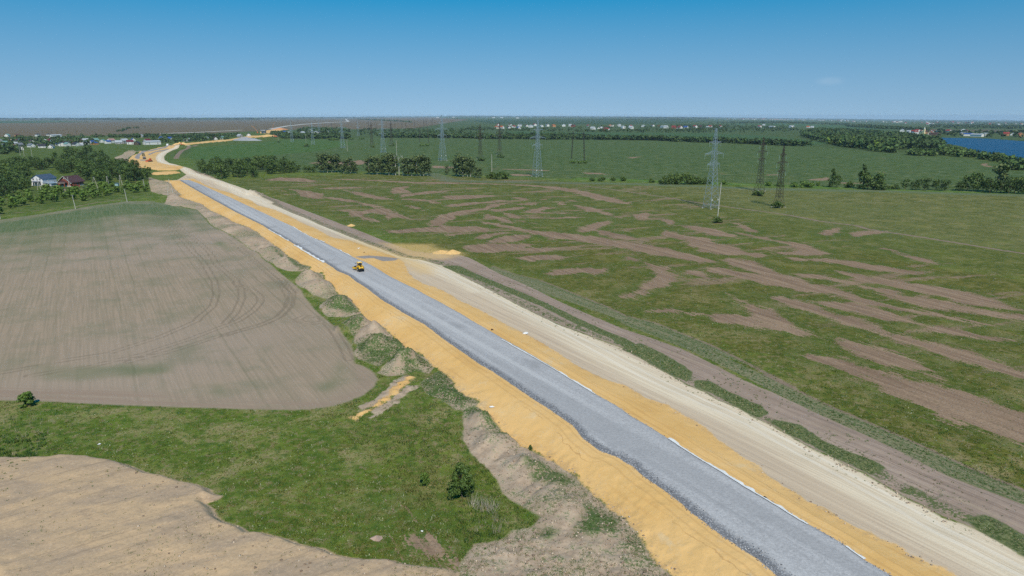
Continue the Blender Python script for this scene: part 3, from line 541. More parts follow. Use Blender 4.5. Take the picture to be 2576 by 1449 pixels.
# ---------------------------------------------------------------- the terrain, one height field cut into its named grounds
def build_terrain():
    rr = [38.0]
    while rr[-1] < 45000:
        r = rr[-1]
        dr = min(r*r/31000, .0068*r) if r < 900 else r*r/95000+.5
        rr.append(r+max(dr, .12))
    rr = np.array(rr)
    DA = .145; fine_a = -47+DA*np.arange(int(94/DA)+1)
    coarse = np.concatenate([np.arange(47+3, 180, 4.0), np.arange(-180, -47-2, 4.0)])
    aa = np.radians(np.concatenate([fine_a, coarse]))
    nr, na = len(rr), len(aa)
    A, RR = np.meshgrid(aa, rr)
    x = (np.sin(A)*RR).ravel(); y = (np.cos(A)*RR).ravel()
    print('terrain verts', len(x), nr, na)
    inview = np.abs(np.degrees(A.ravel())) < 50
    f = fields(x, y)
    z = height(x, y, f)
    V = np.stack([x, y, z], 1)
    GRID.update(r=rr, z=z.reshape(nr, na)[:, :len(fine_a)].copy(), da=DA)
    i, j = np.meshgrid(np.arange(nr-1), np.arange(na), indexing='ij')
    j2 = (j+1) % na
    Q = np.stack([i*na+j, i*na+j2, (i+1)*na+j2, (i+1)*na+j], -1).reshape(-1, 4)

    cen = V[Q].mean(1)
    # land cover colour
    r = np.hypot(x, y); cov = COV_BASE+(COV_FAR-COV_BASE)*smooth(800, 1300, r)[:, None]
    fw = 1+.0*r
    for poly, c, fe in COV:
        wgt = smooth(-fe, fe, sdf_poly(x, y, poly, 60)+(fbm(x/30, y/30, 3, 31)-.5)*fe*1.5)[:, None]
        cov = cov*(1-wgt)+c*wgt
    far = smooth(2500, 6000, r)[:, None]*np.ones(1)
    dry = .35+.65*(1-smooth(160, 300, r))
    dry = dry*(1-.75*smooth(600, 900, r))
    dry = dry+.8*smooth(-5, 5, sdf_poly(x, y, G('Q 1560,760 1700,640 2040,640 2060,900 2150,1060 1900,1080 1650,1080 1600,900')))
    rough = .18+.5*smooth(-.5, 1, np.maximum(f['berm'], f['spoil']*.5))+.25*smooth(-1, 1, -np.maximum(np.maximum(f['crop'], f['haul']), np.maximum(f['gravel'], f['dist'])))
    rough = rough*(1-smooth(0, 2, f['gravel'])*.8)
    # which named ground each face belongs to
    jit = (fbm(cen[:, 0]/2.4, cen[:, 1]/2.4, 3, 41)-.5)
    fa = {k: v[Q].mean(1) for k, v in f.items()}
    cls = np.zeros(len(Q), int)
    names = ['ground', 'crop_field', 'bare_ground', 'spoil_ground', 'topsoil_bank', 'dirt_track', 'haul_road', 'embankment', 'gravel_road', 'farm_path']
    cls[fa['bare']+jit*1.9 > 0] = 2
    cls[fa['path'] > 0] = 9
    cls[fa['crop']+jit*.6 > 0] = 1
    cls[fa['spoil']+jit*.8 > 0] = 3
    cls[fa['berm']+jit*.9 > 0] = 4
    cls[fa['dist']+jit*.7 > 0] = 5
    cls[fa['haul']+jit*.9 > 0] = 6
    cls[fa['verge']+jit*.8 > 0] = 0
    cls[np.maximum(fa['sand']+jit*1.6, fa['sandx']+jit) > 0] = 7
    cls[np.maximum(fa['gravel']+jit*.45, fa['gravx']+jit) > 0] = 8
    # heaps that stand apart from the bank
    heap_lab = {}
    for n, (k, lab) in enumerate([(0, 'small grassless soil heap nearest the road roller, beside the field edge'), (1, 'long tan soil heap with scattered weeds left of the embankment, second below the roller'),
                                  (2, 'round soil heap speckled with weeds where the ploughed field bends'), (4, 'pale bare soil heap between two weedy heaps beside the embankment'),
                                  (5, 'largest heap, mostly overgrown with green weeds, by the field corner'), (7, 'pale heap at the rounded field corner above the diagonal sand strip'),
                                  (20, 'grey heap of soil right of the pale haul road, far up')]):
        c, rad, h = HEAPS[k]
        d = np.hypot(cen[:, 0]-c[0], cen[:, 1]-c[1])
        sel = (d < rad*1.0*(1+jit*.5)) & ((cls == 4) | (cls == 5))
        cls[sel] = 100+n; heap_lab[100+n] = lab
    # faces where one ground alone shows take that ground's material
    mx = lambda *a: np.maximum.reduce([fa[q] for q in a]); mi = np.zeros(len(Q), int)
    mi[mx('crop', 'spoil', 'berm', 'dist', 'haul', 'verge', 'verge2', 'sand', 'sandx', 'gravel', 'gravx', 'psand') < -5] = 1
    mi[(fa['crop'] > 4) & (mx('spoil', 'berm', 'dist', 'haul', 'verge', 'verge2', 'sand', 'sandx', 'gravel', 'gravx', 'psand') < -5)] = 2
    mi[fa['gravel'] > 2] = 3
    mi[(fa['haul'] > 4) & (mx('sand', 'sandx', 'gravel', 'gravx', 'verge') < -5)] = 4
    mi[(fa['sand'] > 3.2) & (mx('gravel', 'gravx') < -2.5)] = 5
    mi[(fa['spoil'] > 4) & (mx('berm', 'dist', 'haul', 'verge', 'verge2', 'sand', 'sandx', 'gravel', 'gravx', 'psand') < -5)] = 6
    # smooth normals of the whole surface, so that the cuts do not show
    t1 = V[Q[:, 1]]-V[Q[:, 3]]; t2 = V[Q[:, 2]]-V[Q[:, 0]]
    fn = np.cross(t2, t1); fn *= np.sign(fn[:, 2:3]+1e-12)
    vn = np.zeros_like(V)
    for k in range(4): np.add.at(vn, Q[:, k], fn)
    vn /= np.linalg.norm(vn, axis=1, keepdims=True)+1e-12
    for k in list(range(len(names)))+sorted(heap_lab):
        q = Q[cls == k]
        if not len(q): continue
        used = np.unique(q); remap = np.zeros(len(V), np.int64); remap[used] = np.arange(len(used)); q2 = remap[q]
        nm = names[k] if k < 100 else 'soil_heap'
        me = bpy.data.meshes.new(nm)
        me.vertices.add(len(used)); me.vertices.foreach_set('co', V[used].ravel())
        me.loops.add(q2.size); me.loops.foreach_set('vertex_index', q2.ravel().astype(np.int32))
        me.polygons.add(len(q2)); me.polygons.foreach_set('loop_start', (np.arange(len(q2))*4).astype(np.int32))
        me.polygons.foreach_set('use_smooth', np.ones(len(q2), bool))
        me.update(calc_edges=True)
        for a in ('crop', 'bare', 'spoil', 'berm', 'dist', 'haul', 'verge', 'verge2', 'sand', 'sandx', 'gravel', 'gravx', 'core', 'path', 'lane', 'cgreen', 'chead', 'psand', 'wheel', 'edge', 'weed', 'bz'):
            at = me.attributes.new(a, 'FLOAT', 'POINT'); at.data.foreach_set('value', f[a][used].astype(np.float32))
        at = me.attributes.new('dry', 'FLOAT', 'POINT'); at.data.foreach_set('value', dry[used].astype(np.float32))
        at = me.attributes.new('farw', 'FLOAT', 'POINT'); at.data.foreach_set('value', smooth(380, 620, r)[used].astype(np.float32))
        at = me.attributes.new('rough', 'FLOAT', 'POINT'); at.data.foreach_set('value', rough[used].astype(np.float32))
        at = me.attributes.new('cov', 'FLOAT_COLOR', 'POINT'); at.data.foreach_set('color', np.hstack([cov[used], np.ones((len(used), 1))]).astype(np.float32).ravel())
        me.normals_split_custom_set_from_vertices(vn[used].tolist())
        for q_ in MATS_T: me.materials.append(q_)
        me.polygons.foreach_set('material_index', mi[cls == k].astype(np.int32))
        o = bpy.data.objects.new(nm, me); col.objects.link(o)
        if k < 100: o['kind'] = 'structure'
        else:
            o['label'] = heap_lab[k]; o['category'] = 'soil heap'; o['group'] = 'heaps of soil along the road works'
build_terrain()

# lake
def lake():
    p = P_lake; v = [(a, b, float(far_slope(np.array(a), np.array(b)))-2.0) for a, b in p]
    zmin = min(q[2] for q in v)
    x0, x1, y0, y1 = p[:, 0].min()-60, p[:, 0].max()+60, p[:, 1].min()-60, p[:, 1].max()+60
    m = NB('lake_water')
    rip = m.noise(1.0, 4, .65, m.rot(R(10), .05, .22)); n2 = m.noise(.02, 3, .5, m.rot(R(5), .3, 1.5))
    m.col(m.mix(m.ss(n2, .3, .7), S(16, 42, 76), S(24, 56, 96)))
    m.b.inputs['Roughness'].default_value = .35; m.b.inputs['Specular IOR Level'].default_value = .5
    m.bump(rip, .8, 1.2)
    me = bpy.data.meshes.new('lake')
    lo = -2.2
    g = lambda a, b: (a, b, float(far_slope(np.array(a), np.array(b)))+lo)
    me.from_pydata([g(*q) for q in p], [], [list(range(len(p)))])
    me.materials.append(m.m)
    bm = bmesh.new(); bm.from_mesh(me); bmesh.ops.triangulate(bm, faces=bm.faces); bm.to_mesh(me); bm.free()
    for q in me.polygons:
        pass
    o = bpy.data.objects.new('lake', me); col.objects.link(o); o['kind'] = 'structure'
lake()

# ---------------------------------------------------------------- object helpers
class MB:
    def __init__(s): s.v = []; s.f = []
    def add(s, vs, fs):
        o = len(s.v); s.v += [tuple(p) for p in vs]; s.f += [tuple(i+o for i in q) for q in fs]; return s
    def box(s, x0, x1, y0, y1, z0, z1, tx=0.0, ty=0.0):
        return s.add([(x0, y0, z0), (x1, y0, z0), (x1, y1, z0), (x0, y1, z0), (x0+tx, y0+ty, z1), (x1-tx, y0+ty, z1), (x1-tx, y1-ty, z1), (x0+tx, y1-ty, z1)],
                     [(3, 2, 1, 0), (4, 5, 6, 7), (0, 1, 5, 4), (1, 2, 6, 5), (2, 3, 7, 6), (3, 0, 4, 7)])
    def bar(s, p, q, w, n=4, w2=None):
        p = Vector(p); q = Vector(q); d = (q-p).normalized()
        a = d.cross(Vector((0, 0, 1)) if abs(d.z) < .95 else Vector((1, 0, 0))).normalized(); b = d.cross(a)
        w2 = w if w2 is None else w2; vs = []
        for c, ww in ((p, w), (q, w2)):
            for k in range(n):
                t = 2*math.pi*(k+.5)/n; vs.append(c+a*math.cos(t)*ww+b*math.sin(t)*ww)
        fs = [(k, (k+1) % n, n+(k+1) % n, n+k) for k in range(n)]+[tuple(range(n))[::-1], tuple(range(n, 2*n))]
        return s.add(vs, fs)
    def lathe(s, prof, n=16, axis='z', c=(0, 0, 0)):
        vs = []; m = len(prof)
        for k in range(n):
            t = 2*math.pi*k/n
            for r, h in prof:
                p = (r*math.cos(t), r*math.sin(t), h)
                if axis == 'x': p = (p[2], p[0], p[1])
                if axis == 'y': p = (p[0], p[2], p[1])
                vs.append((p[0]+c[0], p[1]+c[1], p[2]+c[2]))
        fs = [(k*m+i, ((k+1) % n)*m+i, ((k+1) % n)*m+i+1, k*m+i+1) for k in range(n) for i in range(m-1)]
        return s.add(vs, fs)
    def prism(s, poly, x0, x1):      # outline in y,z pushed along x
        n = len(poly)
        return s.add([(x0, a, b) for a, b in poly]+[(x1, a, b) for a, b in poly], [(i, (i+1) % n, n+(i+1) % n, n+i) for i in range(n)]+[tuple(range(n))[::-1], tuple(range(n, 2*n))])
    def mesh(s, name, mat, smoothed=False):
        me = bpy.data.meshes.new(name); me.from_pydata(s.v, [], s.f)
        bm = bmesh.new(); bm.from_mesh(me); bmesh.ops.recalc_face_normals(bm, faces=bm.faces); bm.to_mesh(me); bm.free()
        if smoothed:
            me.polygons.foreach_set('use_smooth', [True]*len(me.polygons))
        me.materials.append(mat); return me
    def obj(s, name, mat, parent=None, smoothed=False):
        o = bpy.data.objects.new(name, s.mesh(name, mat, smoothed)); col.objects.link(o); o.parent = parent; return o
def tag(o, label, cat, group=None, kind=None):
    o['label'] = label; o['category'] = cat
    if group: o['group'] = group
    if kind: o['kind'] = kind
    return o
def empty(name, loc, rz=0.0, sc_=1.0):
    o = bpy.data.objects.new(name, None); o.empty_display_size = .1; col.objects.link(o); o.location = loc; o.rotation_euler = (0, 0, rz); o.scale = (sc_, sc_, sc_) if not isinstance(sc_, tuple) else sc_
    return o
def on(me, name, parent):
    o = bpy.data.objects.new(name, me); col.objects.link(o); o.parent = parent; return o
def np_mesh(name, V, F, mat, attrs=None, smoothed=False):
    me = bpy.data.meshes.new(name); k = F.shape[1]
    me.vertices.add(len(V)); me.vertices.foreach_set('co', V.astype(np.float32).ravel())
    me.loops.add(F.size); me.loops.foreach_set('vertex_index', F.ravel().astype(np.int32))
    me.polygons.add(len(F)); me.polygons.foreach_set('loop_start', (np.arange(len(F))*k).astype(np.int32))
    if smoothed: me.polygons.foreach_set('use_smooth', np.ones(len(F), bool))
    me.update(calc_edges=True)
    for n, a in (attrs or {}).items():
        if a.ndim == 1:
            at = me.attributes.new(n, 'FLOAT', 'POINT'); at.data.foreach_set('value', a.astype(np.float32))
        else:
            at = me.attributes.new(n, 'FLOAT_COLOR', 'POINT'); at.data.foreach_set('color', np.hstack([a, np.ones((len(a), 1))]).astype(np.float32).ravel())
    me.materials.append(mat); return me
def painted(name, rough=.6, var=.1, scale=1.2, metal=0.0):
    """paint whose colour is the object's own colour"""
    m = NB(name); oi = m.n('ShaderNodeObjectInfo'); n = m.noise(scale, 3)
    m.col(m.mix(m.ss(n, .3, .7), m.mix(1, oi.outputs['Color'], (1-var,)*3, 'MULTIPLY'), oi.outputs['Color']))
    m.b.inputs['Roughness'].default_value = rough; m.b.inputs['Metallic'].default_value = metal; return m.m

# ---------------------------------------------------------------- vegetation templates
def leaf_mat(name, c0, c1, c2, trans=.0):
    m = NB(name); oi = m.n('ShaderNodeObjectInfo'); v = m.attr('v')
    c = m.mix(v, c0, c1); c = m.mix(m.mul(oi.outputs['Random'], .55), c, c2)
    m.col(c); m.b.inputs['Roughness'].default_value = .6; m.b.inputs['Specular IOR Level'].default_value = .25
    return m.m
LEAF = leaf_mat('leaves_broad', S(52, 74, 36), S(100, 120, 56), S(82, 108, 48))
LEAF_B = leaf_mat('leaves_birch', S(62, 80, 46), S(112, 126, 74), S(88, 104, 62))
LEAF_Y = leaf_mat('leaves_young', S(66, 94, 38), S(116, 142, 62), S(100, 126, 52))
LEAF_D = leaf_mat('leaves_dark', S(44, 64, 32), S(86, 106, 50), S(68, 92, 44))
BARK = simple('bark_brown', S(92, 78, 64), .9, .25, 6)
BARK_W = simple('bark_birch', S(206, 202, 192), .8, .25, 3)
def leaf_cloud(kind, seed, n, size):
    g = np.random.default_rng(seed)
    if kind == 'broad':
        nl = 14; th = g.uniform(0, 2*np.pi, nl); hh = g.uniform(.17, .84, nl); rad = (.30*np.sin(np.clip((hh+.02)/.96, 0, 1)*np.pi)**.6+.05)*g.uniform(.4, 1.0, nl)
        L = np.stack([np.cos(th)*rad, np.sin(th)*rad, hh], 1); lr = g.uniform(.13, .21, nl)
    elif kind == 'birch':
        nl = 14; th = g.uniform(0, 2*np.pi, nl); hh = np.linspace(.2, .92, nl)+g.uniform(-.04, .04, nl); rad = .20*np.sin(np.clip((hh-.02)/1.0, 0, 1)*np.pi)**.5*g.uniform(.2, 1.0, nl)
        L = np.stack([np.cos(th)*rad, np.sin(th)*rad, hh], 1); lr = g.uniform(.09, .15, nl)
    elif kind == 'cone':
        nl = 12; th = g.uniform(0, 2*np.pi, nl); hh = np.linspace(.12, .93, nl); rad = .24*(1-hh)**.7*g.uniform(.3, 1, nl)
        L = np.stack([np.cos(th)*rad, np.sin(th)*rad, hh], 1); lr = .06+.15*(1-hh)
    elif kind == 'nearbush':
        nl = 46; th = g.uniform(0, 2*np.pi, nl); hh = g.uniform(.10, .90, nl); rad = (.36*(1.02-hh)**.45*np.clip(hh/.2, .75, 1))*np.sqrt(g.uniform(.05, 1, nl))
        L = np.stack([np.cos(th)*rad, np.sin(th)*rad, hh], 1); lr = g.uniform(.07, .13, nl)
    elif kind == 'young':
        nl = 10; th = g.uniform(0, 2*np.pi, nl); hh = g.uniform(.22, .85, nl); rad = .34*(1.05-hh)**.6*g.uniform(.4, 1, nl)
        L = np.stack([np.cos(th)*rad, np.sin(th)*rad, hh], 1); lr = g.uniform(.15, .22, nl)
    else:   # shrub
        nl = 12; th = g.uniform(0, 2*np.pi, nl); rad = g.uniform(.1, .62, nl); hh = g.uniform(.2, .75, nl)*(1.05-rad*.6)
        L = np.stack([np.cos(th)*rad, np.sin(th)*rad, hh], 1); lr = g.uniform(.2, .33, nl)
    k = g.integers(0, nl, n)
    d = g.normal(size=(n, 3)); d /= np.linalg.norm(d, axis=1, keepdims=True)
    rr = g.uniform(.45, 1.08, n)**.6
    c = L[k]+d*(lr[k]*rr)[:, None]*np.array([1, 1, .85])
    c[:, 2] = np.maximum(c[:, 2], .03)
    nrm = d+g.normal(size=(n, 3))*.55; nrm /= np.linalg.norm(nrm, axis=1, keepdims=True)
    a = np.cross(nrm, g.normal(size=(n, 3))); a /= np.linalg.norm(a, axis=1, keepdims=True); b = np.cross(nrm, a)
    s1 = (size*g.uniform(.6, 1.35, n))[:, None]; s2 = s1*g.uniform(.5, .95, n)[:, None]
    p0 = c-a*s1; p1 = c+b*s2+nrm*s1*.15; p2 = c+a*s1; p3 = c-b*s2+nrm*s1*.2
    V = np.stack([p0, p1, p2, p3], 1).reshape(-1, 3); F = np.arange(4*n).reshape(-1, 4)
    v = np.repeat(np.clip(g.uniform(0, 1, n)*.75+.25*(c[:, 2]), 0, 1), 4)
    return V, F, v, L
def trunk_mb(h0, L, r0, lean=0.0):
    m = MB(); m.bar((0, 0, -.03), (lean*.4, 0, h0*.55), r0, 6, r0*.7); m.bar((lean*.4, 0, h0*.55), (lean, 0, h0), r0*.7, 6, r0*.25)
    for p in L[::3]:
        z0 = max(.12, p[2]-.18); m.bar((lean*z0, 0, z0), (p[0]*.9, p[1]*.9, p[2]), r0*.35, 4, r0*.12)
    return m
TREES = {}
def tree_template(key, kind, seed, n, size, leaf, bark, r0, h0):
    V, F, v, L = leaf_cloud(kind, seed, n, size)
    TREES.setdefault(key, []).append((np_mesh('crown', V, F, leaf, {'v': v}), trunk_mb(h0, L, r0).mesh('trunk', bark)))
for s_ in range(4): tree_template('broad', 'broad', 10+s_, 600, .041, LEAF, BARK, .018, .8)
for s_ in range(2): tree_template('dark', 'broad', 30+s_, 600, .041, LEAF_D, BARK, .018, .8)
for s_ in range(3): tree_template('birch', 'birch', 40+s_, 620, .034, LEAF_B, BARK_W, .011, .95)
for s_ in range(2): tree_template('cone', 'cone', 50+s_, 380, .046, LEAF_D, BARK, .016, .95)
for s_ in range(3): tree_template('young', 'young', 60+s_, 300, .075, LEAF_Y, BARK, .018, .7)
for s_ in range(3): tree_template('shrub', 'shrub', 70+s_, 460, .085, LEAF, BARK, .02, .5)
for s_ in range(2): tree_template('brightshrub', 'shrub', 80+s_, 460, .08, LEAF_Y, BARK, .02, .5)
for s_ in range(1): tree_template('nearbush', 'nearbush', 90+s_, 6500, .022, LEAF, BARK, .016, .8)
for s_ in range(1): tree_template('nearbush2', 'nearbush', 95+s_, 3200, .034, LEAF_Y, BARK, .016, .8)
def tree(key, name, loc, h, label, cat='tree', group=None, wide=1.0, crown='crown', stem='trunk'):
    T = TREES[key]; cm, tm = T[random.randrange(len(T))]
    e = empty(name, loc, random.uniform(0, 6.28), (h*wide, h*wide, h)); tag(e, label, cat, group)
    on(tm, stem, e); on(cm, crown, e); return e
def scatter(poly, n, gap, seed=0, z=0.0):
    """points spread through an outline, at least gap apart"""
    p = G(poly, z) if isinstance(poly, str) else poly
    g = np.random.default_rng(seed+1); lo, hi = p.min(0), p.max(0); out = []; tries = 0
    while len(out) < n and tries < 60:
        tries += 1
        q = g.uniform(lo, hi, (max(64, n*4), 2)); q = q[sdf_poly(q[:, 0], q[:, 1], p, 1e6) > 0]
        for a in q:
            if len(out) >= n: break
            if all((a[0]-b[0])**2+(a[1]-b[1])**2 > gap*gap for b in out): out.append(a)
    return np.array(out) if out else np.zeros((0, 2))
def along(line, n, jx, seed=0):
    p = G(line) if isinstance(line, str) else line; g = np.random.default_rng(seed)
    seg = np.linalg.norm(np.diff(p, axis=0), axis=1); cs = np.concatenate([[0], np.cumsum(seg)])
    t = np.sort(g.uniform(0, cs[-1], n)); x = np.interp(t, cs, p[:, 0]); y = np.interp(t, cs, p[:, 1])
    return np.stack([x, y], 1)+g.normal(size=(n, 2))*jx
def wood(pl, keys, name, hs_, label, group, cat='tree', wide=(.9, 1.2)):
    if not len(pl): return
    zz = zat(pl[:, 0], pl[:, 1])
    for (x, y), z in zip(pl, zz):
        tree(random.choice(keys), name, (x, y, z-.05), random.uniform(*hs_), label, cat, group, random.uniform(*wide))

# --- foreground bushes
def one(pic, key, name, h, label, cat='bush', wide=1.0, group=None, **kw):
    x, y = P1(pic); z = float(zat(x, y)[0]); return tree(key, name, (x, y, z), h, label, cat, group, wide, **kw)
one('S 1345,460', 'nearbush', 'bush', 6.0, 'large dark green bush standing alone in the foreground meadow', wide=.92, stem='stem')
one('S 1108,380', 'nearbush2', 'bush', 2.4, 'small bright bush left of the large dark bush in the meadow', wide=.95, stem='stem')
one('H 275,1072', 'nearbush2', 'bush', 3.0, 'lone rounded bush on the edge of the ploughed field at far left', wide=1.5, stem='stem')
one('S 1780,150', 'nearbush', 'bush', .9, 'tiny dark shrub on the sand slope left of the gravel road', wide=1.1, stem='stem')
one('3,3 Z 1805,560', 'shrub', 'shrub', 4.5, '', wide=.8) if False else None
one('C 1180,478', 'shrub', 'shrub', 3.6, 'round shrub at the foot of the tall concrete pole beside the nearest silver pylon', wide=1.5, stem='stem')
one('C 1590,205', 'shrub', 'shrub', 4.2, 'wide low shrub at the foot of the dark pylon behind', wide=2.0, stem='stem')
one('C 1785,330', 'shrub', 'shrub', 5.0, 'shrub growing inside the feet of the nearest dark pylon', wide=1.0, stem='stem')
for q, hh, ww in (('M 315,512', 4.5, 2.2), ('M 510,478', 4.5, 1.9), ('L 820,368', 6, 1.35), ('L 1485,376', 4, 1.9), ('L 1685,362', 4.5, 1.9), ('L 545,326', 4, 1.5)):
    one(q, 'shrub', 'shrub', hh, 'dark shrub at the foot of a pylon in the weedy field', wide=ww, group='shrubs at the feet of the pylons', stem='stem')
for q, hh, ww in (('L 1980,364', 5, 1.7), ('L 2040,362', 5, 1.7), ('M 1230,536', 4.5, 1.4), ('M 1310,537', 4, 1.6), ('M 1360,535', 4, 1.4), ('L 1060,305', 6, 2.0), ('L 1110,303', 6, 2), ('L 1270,298', 5, 2.4), ('L 1380,295', 5, 2.2), ('L 860,303', 5, 1.8)):
    one(q, 'brightshrub', 'shrub', hh, 'bright green thicket in the weedy field', wide=ww, group='bright thickets among the pylons', stem='stem')
# --- wood and orchard on the left
W = lambda s, n, gap, seed: scatter(s, n, gap, seed)
wood(W('K -60,640 100,560 300,560 520,575 700,560 860,590 850,640 600,640 560,610 300,600 250,680 -60,720', 62, 5.5, 1), ['broad', 'broad', 'dark'], 'tree', (9, 13), 'leafy tree in the dense wood behind the white and brick houses', 'trees of the wood behind the two houses')
wood(W('K 800,640 900,600 1080,560 1250,600 1400,640 1500,690 1505,740 1350,745 1200,745 1000,750 900,740 810,760', 58, 5.5, 2), ['broad', 'dark', 'dark'], 'tree', (9, 14), 'leafy tree in the dense wood right of the brick house', 'trees of the wood beside the soil bank')
wood(W('K -80,720 60,700 250,700 300,740 350,790 250,830 100,880 -80,900', 34, 6, 3), ['broad', 'dark'], 'tree', (8, 12), 'leafy tree in the thick stand left of the white house', 'trees left of the white house')
wood(W('K -60,960 0,920 200,880 420,820 700,830 900,820 1020,780 1200,770 1400,790 1500,800 1480,825 1300,835 1050,870 880,920 700,915 500,940 300,960 100,1000 -60,1060', 62, 8, 4), ['young'], 'young_tree', (4.5, 7.5), 'young bushy tree in the grassy orchard before the houses', 'young trees of the orchard', wide=(.95, 1.35))
wood(W('K 500,470 700,430 900,430 1090,470 1080,540 860,560 700,540 520,520', 22, 9, 5), ['broad', 'cone', 'dark'], 'tree', (9, 15), 'tree standing loosely in the meadow below the village', 'trees between the wood and the village')
wood(W('L -280,610 -120,590 0,600 200,590 420,560 600,590 700,620 560,640 300,680 80,700 -150,690', 50, 5.5, 6), ['broad', 'dark', 'broad'], 'tree', (10, 15), 'leafy tree in the clump right of the bend of the haul road', 'trees of the clump by the haul road bend')
for q, hh in (('L 670,632', 8), ('L 730,625', 8), ('L 820,628', 7), ('L 860,628', 7), ('L 900,628', 6.5), ('L 560,640', 9)):
    one(q, 'broad', 'tree', hh, 'low rounded tree at the near end of the haul road clump', cat='tree', wide=1.3, group='low trees beside the haul road clump')
bir = [(960, 628, 17), (990, 630, 19), (1030, 630, 18), (1075, 628, 17), (1110, 628, 18), (1140, 630, 15), (1195, 640, 13), (1230, 640, 14), (1262, 640, 15), (1290, 636, 11), (1315, 640, 10), (1450, 648, 16), (1490, 650, 17), (1530, 650, 17), (1560, 648, 14),
       (1620, 652, 19), (1650, 654, 20), (1685, 654, 20), (1720, 655, 15), (1800, 660, 16), (1840, 664, 17), (1880, 664, 17), (1930, 664, 18), (1965, 664, 19), (2000, 664, 18), (2040, 662, 17), (2235, 652, 9), (2330, 665, 17), (2360, 668, 19), (2395, 672, 19), (2440, 672, 18), (2470, 672, 16), (2525, 680, 10), (2560, 682, 9)]
ordn = lambda k: ['first', 'second', 'third', 'fourth', 'fifth', 'sixth', 'seventh', 'eighth', 'ninth', 'tenth', 'eleventh', 'twelfth', 'thirteenth', 'fourteenth', 'fifteenth', 'sixteenth', 'seventeenth', 'eighteenth', 'nineteenth', 'twentieth'][k] if k < 20 else '%dth' % (k+1)
for i, (x, y, hh) in enumerate(bir):
    one('L %d,%d' % (x, y), 'birch', 'birch_tree', hh*1.04, 'drooping birch, %s from the left in the row beyond the torn-up field' % ordn(i), cat='tree', wide=1.25, group='birches along the far edge of the torn-up field')
for q, hh, ww in (('M 440,690', 7, 1.5), ('M 500,695', 7.5, 1.5), ('M 555,694', 7.5, 1.5), ('M 400,688', 6.5, 1.3), ('M 1430,715', 4, 2), ('M 1530,716', 4.5, 2), ('M 1640,716', 4, 1.8), ('M 1740,716', 4.5, 2), ('M 2030,730', 4, 1.6)):
    one(q, 'shrub', 'shrub', hh, 'bushy shrub in the hedge between the birches and the round thicket', cat='shrub', wide=ww*.62, group='shrubs of the field hedge', stem='stem')
for i, (x, hh) in enumerate(((2150, 8), (2210, 9.5), (2270, 10), (2330, 10), (2390, 10), (2440, 9), (2500, 8), (2560, 6.5), (2600, 5))):
    one('M %d,%d' % (x, 748), 'shrub', 'shrub', hh, 'shrub of the broad thicket left of the nearest silver pylon', cat='shrub', wide=.75, group='shrubs of the broad thicket', stem='stem')
for q, hh, ww in (('C 1250,95', 4, 2), ('C 1700,110', 4.5, 2), ('C 1800,115', 4.5, 2), ('C 1960,125', 5, 2), ('C 2050,126', 5.5, 2), ('C 2120,128', 5, 1.8), ('C 2195,112', 4.5, 1.2), ('C 2500,128', 5, 1.0)):
    one(q, 'brightshrub', 'shrub', hh, 'low shrub in the hedge behind the dark pylons', cat='shrub', wide=ww*.6, group='shrubs of the hedge behind the pylons', stem='stem')
rt = [('D 640,125', 'cone', 15, .8), ('D 690,124', 'broad', 11, .8), ('D 815,130', 'shrub', 6, .9), ('D 950,138', 'cone', 19, .9), ('D 1000,148', 'broad', 13, 1.1), ('D 1070,150', 'broad', 14, 1.1), ('D 1110,150', 'shrub', 9, .8), ('D 1180,145', 'shrub', 6, .8), ('D 1280,142', 'shrub', 5, .9), ('D 1380,145', 'broad', 9, .9), ('D 1480,150', 'dark', 9, 1.1), ('D 1570,152', 'dark', 10, 1.1), ('D 1680,152', 'broad', 9, 1.1), ('D 1780,160', 'dark', 9, 1.1),
      ('D 1930,158', 'dark', 8, 1.2), ('D 2000,160', 'broad', 12, 1.0), ('D 2090,164', 'broad', 15, .9), ('D 2160,166', 'broad', 11, 1.1), ('D 2230,180', 'dark', 12, 1.0), ('D 2300,175', 'birch', 22, 1.2), ('D 2340,182', 'dark', 11, 1.1), ('D 2420,185', 'dark', 12, 1.1), ('D 2480,185', 'broad', 13, 1.1), ('D 2550,188', 'dark', 13, 1.1), ('D 2620,190', 'dark', 13, 1.1)]
for i, (q, k, hh, ww) in enumerate(rt):
    one(q, k, 'tree' if k != 'shrub' else 'shrub', hh, '%s, %s from the left in the tree line at right beyond the meadow' % ({'cone': 'narrow dark tree', 'broad': 'leafy tree', 'dark': 'dark leafy tree', 'shrub': 'low shrub', 'birch': 'tall birch'}[k], ordn(i)), cat='tree' if k != 'shrub' else 'shrub', wide=ww, group='tree line at right beyond the meadow')
# dead birches
def dead_birch(q, hh, label):
    x, y = P1(q); e = empty('dead_birch', (x, y, float(zat(x, y)[0]))); tag(e, label, 'tree', 'dead birches in the grove')
    t = MB(); t.bar((0, 0, -.1), (.3, 0, hh*.6), .28, 6, .2); t.bar((.3, 0, hh*.6), (.1, 0, hh), .2, 6, .06); t.obj('trunk', BARK_W, e)
    for k in range(7):
        z = hh*random.uniform(.5, .9); a = random.uniform(0, 6.28); b = MB(); b.bar((.2, 0, z), (.2+math.cos(a)*hh*.1, math.sin(a)*hh*.1, z+hh*.14), .1, 4, .03); b.obj('branch', BARK_W, e)
dead_birch('L 1698,654', 13, 'leftmost dead white birch trunk in the grove'); dead_birch('L 1716,656', 19, 'middle dead white birch trunk in the grove')
dead_birch('L 1752,658', 18, 'slender dead white birch right of the middle trunk'); dead_birch('L 1790,660', 19, 'dead white birch with forked top, rightmost in the grove')

